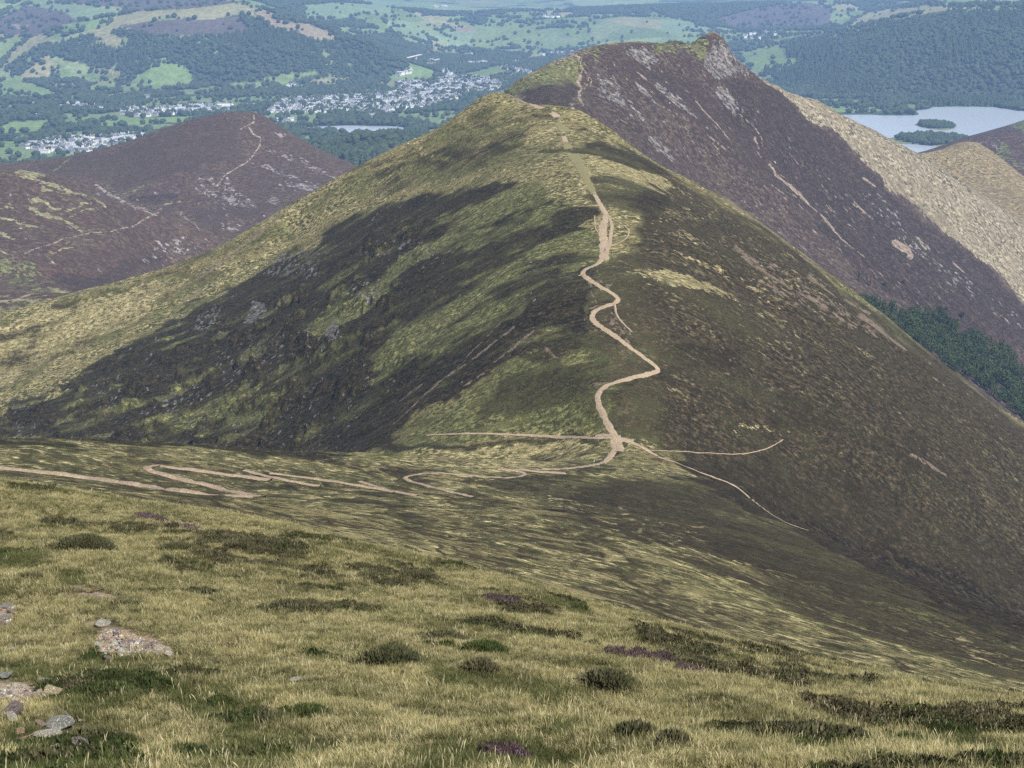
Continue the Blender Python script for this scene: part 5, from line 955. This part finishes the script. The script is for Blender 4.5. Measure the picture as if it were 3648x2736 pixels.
# ---------------------------------------------------------------- foreground slope
HF = layer(); BF = layer(); GF = layer(); RF = layer()      # heather, brown, fresh green, bare stones
for P in ([(150, 1840), (300, 1850), (640, 1870), (620, 1900), (400, 1890), (180, 1865)], [(560, 1870), (700, 1890), (900, 1900), (1020, 1960), (900, 1950), (640, 1910)], [(0, 1880), (90, 1890), (80, 1935), (0, 1930)], [(640, 1940), (900, 1960), (1200, 2030), (1260, 2090), (1000, 2050), (760, 2000)],
          [(1240, 2020), (1450, 2020), (1600, 2080), (1760, 2140), (1700, 2160), (1480, 2110), (1300, 2080)], [(1640, 2080), (1850, 2110), (2000, 2170), (2180, 2260), (2050, 2240), (1850, 2190)], [(2230, 2230), (2400, 2240), (2560, 2300), (2700, 2420), (2560, 2430), (2350, 2330)],
          [(2440, 2260), (2700, 2300), (3000, 2400), (3200, 2420), (3100, 2540), (2900, 2500), (2700, 2440), (2560, 2400)], [(2760, 2440), (3100, 2520), (3250, 2560), (3200, 2600), (2950, 2560)], [(3300, 2500), (3648, 2520), (3648, 2600), (3420, 2590)], [(1000, 2140), (1180, 2160), (1150, 2200), (1000, 2190)], [(900, 2540), (1000, 2560), (960, 2600), (880, 2590)],
          [(2700, 2580), (3000, 2600), (2960, 2660), (2780, 2650)], [(1500, 1985), (1560, 1990), (1540, 2010)]): poly(HF, P, .56)
for P in ([(100, 2380), (400, 2340), (640, 2380), (560, 2480), (240, 2540), (120, 2500)], [(60, 2540), (380, 2560), (500, 2736), (0, 2736)], [(0, 2340), (120, 2350), (100, 2420), (0, 2420)], [(520, 2440), (800, 2460), (1000, 2500), (900, 2560), (640, 2560)], [(800, 2560), (1200, 2640), (1100, 2736), (700, 2736)], [(1600, 2660), (2000, 2680), (2100, 2736), (1500, 2736)],
          [(1450, 2360), (1900, 2420), (2150, 2490), (1900, 2500), (1600, 2460)], [(2850, 2620), (3100, 2650), (3050, 2700), (2860, 2690)], [(1960, 2580), (2150, 2600), (2100, 2650), (1950, 2640)], [(0, 1960), (200, 1990), (160, 2050), (0, 2030)], [(220, 2040), (330, 2060), (300, 2110), (210, 2080)], [(1840, 2110), (2100, 2150), (2060, 2190), (1850, 2150)], [(3260, 2560), (3560, 2600), (3560, 2690), (3350, 2680)]): poly(GF, P, .8)
for P in ([(0, 2160), (70, 2160), (70, 2250), (0, 2250)], [(340, 2220), (600, 2280), (620, 2340), (460, 2350), (340, 2310)], [(0, 2440), (150, 2440), (180, 2500), (0, 2510)], [(270, 2100), (380, 2100), (380, 2130), (270, 2130)]): poly(RF, P, 1)
streaks(BF, [(0, 1760), (3648, 2560), (3648, 2736), (0, 2736)], 90, 260, 18, (20, 50), .6)
Xg, Yg = polar(-.62, .62, .0022, 2.5, 125, .0032); Zg = h1(Xg, Yg); px, py = W2P(Xg, Yg, Zg)
wxx = fbm(Xg / 1.1, Yg / 1.1, 3, 301) * F / Yg * .5; am = np.stack([samp(blur(l, 4), px + wxx, py + wxx * .4) for l in (HF, GF, RF)], -1).reshape(-1, 3)
mg = MB('foreground_turf'); p = mg.pos(); n1 = mg.ramp(mg.noise(p, 9, 4, .8), .3, .7); n2 = mg.ramp(mg.noise(p, 1.2, 4, .6), .35, .65); aa = mg.rgb(mg.attr('ma').outputs['Color'])
c = mg.mix(n1, (.03, .028, .014), (.10, .085, .04)); c = mg.mix(n2, c, mg.mix(n1, (.05, .06, .022), (.12, .115, .05))); c = mg.mix(mg.math('MULTIPLY', aa[0], .6), c, (.045, .04, .022)); c = mg.mix(aa[2], c, mg.mix(n1, (.30, .22, .15), (.42, .32, .22))); mg.l(c, mg.b.inputs['Base Color']); mg.bump(n1, .08)
tag(link(bpy.data.objects.new('ground', grid_mesh('ground', Xg, Yg, Zg, {'ma': am}, mg.m))), kind='structure')
# stones first, so the turf can grow around them
stones = [(190, 2478, 62, Sc_, .9, 'thick cream coloured block at the right end of the gravel patch'), (172, 2437, 42, Sp, .8, 'grey stone behind the thick cream block'), (50, 2545, 64, Sv, 1.0, 'angular grey purple stone at the left edge below the gravel'), (46, 2566, 54, Sp, .5, 'pale slab leaning in front of the angular purple stone'),
          (142, 2587, 42, Sk, .8, 'small pinkish stone left of the long sunken slab'), (222, 2591, 112, Sg, .35, 'long sunken grey slab half covered by grass'), (170, 2629, 100, Sp, .4, 'flat pale slab above the purple slab'), (71, 2614, 36, So, 1.0, 'rounded ochre pebble, the upper of two'), (82, 2648, 46, So, .6, 'flat ochre stone, the lower of two'),
          (284, 2674, 78, Sv, .8, 'tilted purple slab near the bottom left corner'), (192, 2677, 56, Sp, .6, 'pale wedge shaped stone left of the tilted purple slab'), (12, 2705, 30, Sk, .7, 'pink stone cut by the left frame edge at the bottom'), (92, 2690, 32, Sc_, .6, 'small cream stone below the flat ochre stone'), (44, 2318, 30, Sp, .8, 'lone pale stone in grass above the gravel patch'),
          (368, 2230, 54, Sp, .5, 'pale slab at the top left of the scree patch'), (447, 2311, 42, Sp, .5, 'pale flat stone in the middle of the scree patch'), (399, 2251, 28, Sk, .6, 'pink stone just below the pale slab of the scree patch'), (4, 2234, 36, Sk, 1.1, 'salmon coloured stone at the left frame edge'), (38, 2184, 28, Sk, 1.0, 'reddish stone under the grey cap stone'),
          (23, 2165, 40, Sg, .45, 'grey cap stone on the small pile at the left edge'), (20, 2207, 34, Sg, .7, 'grey stone at the foot of the small pile'), (24, 2414, 54, Sg, .45, 'mossy grey slab above the gravel patch'), (330, 2407, 24, Sp, .4, 'thin pale flake alone in green grass'), (290, 2572, 24, Sp, .5, 'pale chip right of the long sunken slab'),
          (1050, 2430, 42, Sp, .5, 'lone pale stone in the grass near the picture centre left'), (323, 2113, 22, So, .9, 'ochre stone of the little upper group'), (342, 2120, 18, Sp, .8, 'pale stone of the little upper group'), (300, 2121, 16, Sp, .6, 'smallest pale stone of the little upper group'), (382, 2350, 26, Sv, .9, 'dark stone at the lower edge of the scree patch'), (560, 2318, 30, Sp, .6, 'white stone at the right end of the scree patch'), (60, 2472, 22, Sp, 1.0, 'white stone lying in the gravel'), (120, 2488, 60, Sk, .4, 'broad pink slab in the gravel')]
SPOS = []
for i, (x, y, wpx, m_, fl, lab) in enumerate(stones):
    p = hit(x, y, h1, 6, 70, 500)[0]; s_ = wpx / F * p[1] * 1.5; me = rock_mesh(40 + i, fl, m_ is not So, m_); o = bpy.data.objects.new('stone', me)
    o.location = (p[0], p[1], p[2] + s_ * (.10 + .14 * fl)); o.scale = (s_, s_, s_); o.rotation_euler = (pr.uniform(-.25, .1), pr.uniform(-.2, .3), pr.uniform(-.5, .5)); tag(link(o), lab, 'stone'); SPOS.append((p[0], p[1], s_))
gm = [rock_mesh(90 + i, .6, True, Sk) for i in range(5)]
def rubble(name, lab, P, n, s0, s1):
    T = layer(); poly(T, P); xs = [q[0] for q in P]; ys = [q[1] for q in P]; V, Fc, mi_ = [], [], []; c = 0
    pts_ = []
    while len(pts_) < n:
        x, y = pr.uniform(min(xs), max(xs)), pr.uniform(min(ys), max(ys))
        if 0 <= x < 3648 and T[int(y / 2), int(x / 2)] > .5: pts_.append((x, y))
    W = hit([q[0] for q in pts_], [q[1] for q in pts_], h1, 6, 70, 300)
    for p in W:
        s_ = pr.uniform(s0, s1) * pr.choice([.6, .8, 1, 1.4]); me = pr.choice(gm); R_ = mathutils.Euler((pr.uniform(-.4, .4), pr.uniform(-.4, .4), pr.uniform(0, 6.28))).to_matrix(); b = len(V); k_ = pr.choice([0, 0, 1, 2, 2, 3])
        V += [tuple(R_ @ v.co * s_ + mathutils.Vector((p[0], p[1], p[2] + s_ * .25))) for v in me.vertices]
        for f in me.polygons: Fc.append([b + j for j in f.vertices]); mi_.append(k_)
    me = bpy.data.meshes.new(name); me.from_pydata(V, [], Fc)
    for m_ in (Sk, So, Sp, Sv): me.materials.append(m_)
    me.polygons.foreach_set('material_index', mi_); tag(link(bpy.data.objects.new(name, me)), lab, 'stones', None, 'stuff')
rubble('rubble', 'patch of small broken orange and pale stones in the turf at left', [(350, 2270), (390, 2255), (470, 2270), (600, 2320), (610, 2342), (500, 2335), (450, 2345), (360, 2340), (345, 2300)], 420, .07, .17)
rubble('rubble', 'patch of orange gravel and stones at the left frame edge', [(0, 2455), (60, 2440), (130, 2455), (175, 2500), (0, 2505)], 380, .05, .12)
rubble('rubble', 'little heap of reddish stones at the upper left frame edge', [(0, 2165), (60, 2165), (60, 2240), (0, 2245)], 30, .06, .14)
# ---------------------------------------------------------------- plants
def blades(seed, n, rad, h0, h1_, wd_, lean, dens_c=1.0):
    """a tuft of bent blades; returns verts, faces, height fraction, tint"""
    r = np.random.default_rng(seed); V, Fc, T, Hh = [], [], [], []
    for i in range(n):
        a = r.uniform(0, 6.28); q = rad * math.sqrt(r.uniform(0, 1)); x, y = q * math.cos(a), q * math.sin(a); H_ = r.uniform(h0, h1_); d = r.uniform(0, 6.28); L_ = lean * r.uniform(.2, 1) * H_; cx, cy = math.cos(d) * L_ + x / rad * .25 * H_, math.sin(d) * L_ + y / rad * .25 * H_
        b_ = r.uniform(0, 3.14); wx_, wy_ = wd_ * math.cos(b_) / 2, wd_ * math.sin(b_) / 2; b = len(V)
        V += [(x - wx_, y - wy_, -.03), (x + wx_, y + wy_, -.03), (x + cx * .35 + wx_ * .8, y + cy * .35 + wy_ * .8, H_ * .55), (x + cx * .35 - wx_ * .8, y + cy * .35 - wy_ * .8, H_ * .55), (x + cx, y + cy, H_ * .95)]
        Fc += [(b, b + 1, b + 2, b + 3), (b + 3, b + 2, b + 4, b + 4)]; t = r.uniform(0, 1); T += [t] * 5; Hh += [0, 0, .55, .55, 1]
    return np.array(V), Fc, np.array(T), np.array(Hh)
def tuft_obj(name, B, mat):
    V, Fc, T, Hh = B; me = bpy.data.meshes.new(name); me.from_pydata([tuple(v) for v in V], [], [f if f[2] != f[3] and len(set(f)) == 4 else f[:3] for f in Fc])
    for nm, a in (('tint', T), ('hgt', Hh)): x = me.attributes.new(nm, 'FLOAT', 'POINT'); x.data.foreach_set('value', np.asarray(a, np.float32))
    me.materials.append(mat); return bpy.data.objects.new(name, me)
def plant_mat(name, root, a, b, c_, patch=.5, trans=True, K=.90):
    root, a, b, c_ = [tuple(x * K for x in q) for q in (root, a, b, c_)]
    m = MB(name); p = m.pos(); t = m.attr('tint').outputs['Fac']; hh = m.attr('hgt').outputs['Fac']; n1 = m.ramp(m.noise(p, .55, 4, .65), .36, .64); n2 = m.ramp(m.noise(p, 2.4, 3, .6), .35, .65)
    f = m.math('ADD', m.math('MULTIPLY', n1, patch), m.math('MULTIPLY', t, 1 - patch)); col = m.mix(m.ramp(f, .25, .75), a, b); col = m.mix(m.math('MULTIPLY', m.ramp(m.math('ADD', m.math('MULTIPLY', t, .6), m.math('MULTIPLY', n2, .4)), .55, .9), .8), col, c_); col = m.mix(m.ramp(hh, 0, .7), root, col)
    m.l(col, m.b.inputs['Base Color']); m.b.inputs['Roughness'].default_value = .7
    if trans:
        tr_ = m.n('ShaderNodeBsdfTranslucent'); m.l(col, tr_.inputs['Color']); ms = m.n('ShaderNodeMixShader'); ms.inputs[0].default_value = .35; m.l(m.b.outputs[0], ms.inputs[1]); m.l(tr_.outputs[0], ms.inputs[2]); m.l(ms.outputs[0], m.out.inputs[0])
    return m.m
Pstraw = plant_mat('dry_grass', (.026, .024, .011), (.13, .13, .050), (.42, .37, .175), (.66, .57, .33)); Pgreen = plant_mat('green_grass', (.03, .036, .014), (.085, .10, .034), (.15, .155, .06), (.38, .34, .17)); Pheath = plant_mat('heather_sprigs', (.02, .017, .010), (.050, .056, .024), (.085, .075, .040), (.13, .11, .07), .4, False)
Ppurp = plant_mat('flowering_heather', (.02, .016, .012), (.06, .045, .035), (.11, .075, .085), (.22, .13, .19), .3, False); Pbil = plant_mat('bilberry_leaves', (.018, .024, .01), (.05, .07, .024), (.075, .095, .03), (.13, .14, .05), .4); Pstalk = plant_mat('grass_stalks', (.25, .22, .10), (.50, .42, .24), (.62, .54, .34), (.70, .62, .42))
def sprigs(seed, n, rad, hh, leaf=.022):
    r = np.random.default_rng(seed); V, Fc, T, Hh = [], [], [], []
    for i in range(n):
        a = r.uniform(0, 6.28); q = rad * math.sqrt(r.uniform(0, 1)); x, y = q * math.cos(a), q * math.sin(a); top = hh * (1 - .5 * (q / rad) ** 2) * r.uniform(.7, 1.1); t = r.uniform(0, 1)
        for k_ in range(3):
            z = top * (.45 + .25 * k_); d = r.uniform(0, 6.28); s_ = leaf * r.uniform(.7, 1.3); b = len(V); ox, oy = r.normal(0, .012, 2)
            V += [(x + ox - s_ * math.cos(d) * .5, y + oy - s_ * math.sin(d) * .5, z - s_ * .4), (x + ox + s_ * math.cos(d) * .5, y + oy + s_ * math.sin(d) * .5, z - s_ * .4), (x + ox, y + oy, z + s_ * 1.5)]; Fc.append((b, b + 1, b + 2, b + 2)); T += [t] * 3; Hh += [z / hh * .6, z / hh * .6, min(1, z / hh + .2)]
    return np.array(V), Fc, np.array(T), np.array(Hh)
def stalks(seed):
    r = np.random.default_rng(seed); V, Fc, T, Hh = [], [], [], []
    for i in range(3):
        x, y = r.normal(0, .05, 2); H_ = r.uniform(.10, .21); d = r.uniform(0, 6.28); L_ = H_ * r.uniform(.05, .35); w_ = .0022; t = r.uniform(0, 1); b = len(V); n = 5
        for k_ in range(n + 1):
            f = k_ / n; ww = w_ * (1 if f < .75 else 1.7 if f < .95 else .4); cx, cy = x + math.cos(d) * L_ * f * f, y + math.sin(d) * L_ * f * f; V += [(cx - ww, cy, H_ * f), (cx + ww, cy + .002, H_ * f)]; T += [t, t]; Hh += [f, f]
        for k_ in range(n): Fc.append((b + 2 * k_, b + 2 * k_ + 1, b + 2 * k_ + 3, b + 2 * k_ + 2))
    return np.array(V), Fc, np.array(T), np.array(Hh)
def scatter(name, label, protos, P, scl, cat='grass', tilt=.2):
    """geometry nodes: one proto instanced per point (uncountable ground cover)"""
    r = np.random.default_rng(len(P)); n = len(P); me = bpy.data.meshes.new(name); me.vertices.add(n); me.vertices.foreach_set('co', P.astype(np.float32).ravel())
    rot = np.stack([r.normal(0, tilt, n), r.normal(0, tilt, n), r.uniform(0, 6.28, n)], -1).astype(np.float32); a = me.attributes.new('rot', 'FLOAT_VECTOR', 'POINT'); a.data.foreach_set('vector', rot.ravel()); a = me.attributes.new('scl', 'FLOAT', 'POINT'); a.data.foreach_set('value', scl.astype(np.float32))
    a = me.attributes.new('pick', 'INT', 'POINT'); a.data.foreach_set('value', r.integers(0, len(protos), n).astype(np.int32)); o = link(bpy.data.objects.new(name, me)); tag(o, label, cat, None, 'stuff')
    ng = bpy.data.node_groups.new(name, 'GeometryNodeTree'); ng.interface.new_socket('Geometry', in_out='INPUT', socket_type='NodeSocketGeometry'); ng.interface.new_socket('Geometry', in_out='OUTPUT', socket_type='NodeSocketGeometry'); N_, L_ = ng.nodes, ng.links
    gi, go, ip, g2i = N_.new('NodeGroupInput'), N_.new('NodeGroupOutput'), N_.new('GeometryNodeInstanceOnPoints'), N_.new('GeometryNodeGeometryToInstance')
    for pp in protos[::-1]: oi_ = N_.new('GeometryNodeObjectInfo'); oi_.inputs['Object'].default_value = pp; L_.new(oi_.outputs['Geometry'], g2i.inputs[0])
    def na(nm, ty): x = N_.new('GeometryNodeInputNamedAttribute'); x.data_type = ty; x.inputs['Name'].default_value = nm; return x.outputs['Attribute']
    ip.inputs['Pick Instance'].default_value = True; L_.new(gi.outputs[0], ip.inputs['Points']); L_.new(g2i.outputs[0], ip.inputs['Instance']); L_.new(na('pick', 'INT'), ip.inputs['Instance Index']); L_.new(na('rot', 'FLOAT_VECTOR'), ip.inputs['Rotation']); L_.new(na('scl', 'FLOAT'), ip.inputs['Scale']); L_.new(ip.outputs[0], go.inputs[0])
    o.modifiers.new('scatter', 'NODES').node_group = ng; return o
r6 = np.random.default_rng(23)
def ground_pts(n, d0, d1, pw=1.35):
    d = (r6.uniform(d0 ** pw, d1 ** pw, n)) ** (1 / pw); s = r6.uniform(-.43, .43, n); x = s * d; z = h1(x, d); px, py = W2P(x, d, z); w_ = fbm(x / 1.1, d / 1.1, 3, 301) * F / d * .5; return x, d, z, px + w_, py + w_ * .4
x, y, z, qx, qy = ground_pts(150000, 8.5, 62)
hf = samp(blur(HF, 5), qx, qy); gf = samp(blur(GF, 6), qx, qy); rf = samp(blur(RF, 2), qx, qy); u = r6.uniform(0, 1, len(x)); pn = fbm(x / 1.6, y / 1.3, 4, 310); pn2 = fbm(x / 3.5, y / 2.2, 3, 320)
ok = (u > rf * .97)
for a, b, s_ in SPOS: ok &= ((x - a) ** 2 + (y - b + s_ * .25) ** 2) > (s_ * .62) ** 2
u2 = r6.uniform(0, 1, len(x)); isH = ok & (hf + pn * 1.2 + pn2 * .25 + (u2 - .5) * .5 > .66); isB = ok & ~isH & (pn + gf * .3 > .40) & (u2 < .6); isG = ok & ~isH & ~isB & (gf * .9 + pn2 * .6 + pn * .5 + (u2 - .5) * .5 > .30); isS = ok & ~isH & ~isB & ~isG
P = np.stack([x, y, z], -1)
gs = [tuft_obj('grass_tuft', blades(i, 60, .10, .04, .105, .0042, .7), Pstraw) for i in range(5)]; gg = [tuft_obj('green_tuft', blades(20 + i, 60, .10, .03, .08, .0042, .6), Pgreen) for i in range(4)]; hs = [tuft_obj('heather_tuft', sprigs(40 + i, 70, .13, .11, .018), Pheath) for i in range(4)]; bl = [tuft_obj('bilberry_tuft', sprigs(60 + i, 60, .12, .07, .018), Pbil) for i in range(3)]; st = [tuft_obj('stalk_tuft', stalks(80 + i), Pstalk) for i in range(6)]
sc_ = .84 * r6.uniform(.7, 1.35, len(x)) * (1 + .45 * pn2) * (1 + .5 * (r6.uniform(0, 1, len(x)) < .07))
scatter('dry_grass', 'short bleached straw coloured grass covering the near slope', gs, P[isS], sc_[isS]); scatter('green_grass', 'fresh green grass in patches of the near slope', gg, P[isG], sc_[isG]); mixd = isH & (u2 > .25)
scatter('heather', 'dark low heather spreading through the grass of the near slope', hs, P[mixd], sc_[mixd], 'heather'); k_ = isH & (u2 <= .25); scatter('grass_in_heather', 'sparse straw grass growing through the heather', gs[:2], P[k_], sc_[k_] * .8); scatter('bilberry', 'small green bilberry leaves among the grass', bl, P[isB], sc_[isB], 'bilberry')
pick = ok & (r6.uniform(0, 1, len(x)) < .05 + .03 * (pn > .1)); scatter('grass_stalks', 'tall pale grass stalks standing above the turf', st, P[pick], r6.uniform(.6, 1.1, pick.sum()), 'grass', .12)
# purple flowering patches
for (px_, py_, w_, h_, lab) in ((540, 1848, 60, 14, 'purple flowering heather near the top left of the near slope'), (660, 1885, 70, 14, 'purple flowering heather right of the topmost purple clump'), (1790, 2140, 70, 18, 'purple flowering heather in the middle of the near slope'), (2280, 2340, 130, 32, 'broad purple flowering heather patch right of centre'), (1800, 2700, 70, 30, 'purple flowering heather at the bottom edge of the picture'), (2470, 2400, 60, 12, 'purple tinged heather in the dark band at right')):
    c = hit(px_, py_, h1, 8, 60, 300)[0]; rx = w_ / F * c[1]; n = 46; t = r6.uniform(0, 6.28, n); q = np.sqrt(r6.uniform(0, 1, n)); xx = c[0] + rx * q * np.cos(t); yy = c[1] + rx * .7 * q * np.sin(t) - .25 * (xx - c[0]); V, Fc, T_, H_ = [], [], [], []
    for i in range(n):
        B = sprigs(500 + i % 6, 34, .13, .12, .018); o_ = len(V); V += [tuple(v + np.array([xx[i], yy[i], h1(np.array([xx[i]]), np.array([yy[i]]))[0]]) - c) for v in B[0]]; Fc += [tuple(o_ + j for j in f) for f in B[1]]; T_ += list(B[2]); H_ += list(B[3])
    o = tuft_obj('flowering_heather', (V, Fc, T_, H_), Ppurp); o.location = c; tag(link(o), lab, 'heather')
# single heather mounds
def mound(seed, rx, ry, hh, mat, n=1500, leaf=.028):
    r = np.random.default_rng(seed); V, Fc, T, Hh = [], [], [], []; m1, m2 = 9, 26                       # solid heart, hidden by the sprigs
    for a in range(m1):
        f = a / (m1 - 1) * math.pi / 2
        for b in range(m2): g = 6.283 * b / m2; k_ = .86 * (1 + .1 * math.sin(3 * g + seed)); V.append((rx * k_ * math.cos(f) * math.cos(g), ry * k_ * math.cos(f) * math.sin(g), hh * .82 * math.sin(f) - .05 * (a == 0))); T.append(.1); Hh.append(.25)
    for a in range(m1 - 1):
        for b in range(m2): Fc.append((a * m2 + b, a * m2 + (b + 1) % m2, (a + 1) * m2 + (b + 1) % m2, (a + 1) * m2 + b))
    for i in range(n):
        g = r.uniform(0, 6.283); f = math.asin(r.uniform(0, 1)); k_ = (1 + .1 * math.sin(3 * g + seed) + .07 * math.sin(8 * g + 2 * seed)) * (r.uniform(.82, 1.05) if i % 6 else r.uniform(.9, 1.35)); c = np.array([rx * k_ * math.cos(f) * math.cos(g), ry * k_ * math.cos(f) * math.sin(g), hh * math.sin(f) * r.uniform(.85, 1.08)]); t = r.uniform(0, 1)
        nrm = np.array([math.cos(f) * math.cos(g) * .6, math.cos(f) * math.sin(g) * .6, .55 + math.sin(f)]); nrm /= np.linalg.norm(nrm); d = r.normal(size=3); d -= nrm * d.dot(nrm); d /= np.linalg.norm(d); s_ = leaf * r.uniform(.7, 1.4); b = len(V)
        V += [tuple(c - d * s_ * .45), tuple(c + d * s_ * .45), tuple(c + nrm * s_ * 2.0 + r.normal(0, .006, 3))]; Fc.append((b, b + 1, b + 2, b + 2)); T += [t] * 3; Hh += [.45, .45, 1]
    return V, Fc, T, Hh
bushes = [(1400, 2372, 250, 84, Pheath, 'brownish heather mound, the widest of the four near the middle'), (1592, 2288, 160, 52, Pheath, 'low dark heather mound at the back of the middle four'), (1735, 2332, 170, 58, Pbil, 'greener mound right behind the round dark one'), (1712, 2408, 150, 82, Pheath, 'round dark heather mound in front of the greener one'), (2170, 2462, 210, 80, Pheath, 'isolated dark green mound right of the middle group'),
          (2270, 2640, 190, 90, Pheath, 'dark heather mound near the bottom right of centre'), (2400, 2672, 150, 80, Pheath, 'dark heather mound joined to the right of the bottom one'), (300, 1968, 210, 78, Pheath, 'big dark heather hummock at the upper left of the slope'), (3250, 2668, 170, 62, Pbil, 'green hummock near the bottom right corner'), (1500, 2072, 150, 46, Pheath, 'dark heather hummock on the upper middle slope'), (1105, 2560, 150, 46, Pbil, 'dark green hummock at the lower left of the middle'), (640, 1968, 150, 40, Pheath, 'low heather hummock right of the big upper left one'), (2880, 2680, 150, 44, Pbil, 'green hummock left of the one in the bottom right corner')]
for i, (bx_, by_, w_, h_, m_, lab) in enumerate(bushes):
    c = hit(bx_, by_, h1, 8, 60, 400)[0]; rx = w_ / 2 / F * c[1]; hh = h_ / F * c[1] * .78
    o = tuft_obj('heather_bush' if m_ is Pheath else 'bilberry_bush', mound(700 + i, rx, rx * .75, hh, m_, int(700 + 2600 * rx * rx * 6)), m_); o.location = (c[0], c[1] + rx * .5, float(h1(np.array([c[0]]), np.array([c[1] + rx * .5]))[0]) - .03); o.rotation_euler = (-.25, .15, 0); tag(link(o), lab, 'heather bush' if m_ is Pheath else 'bilberry bush')
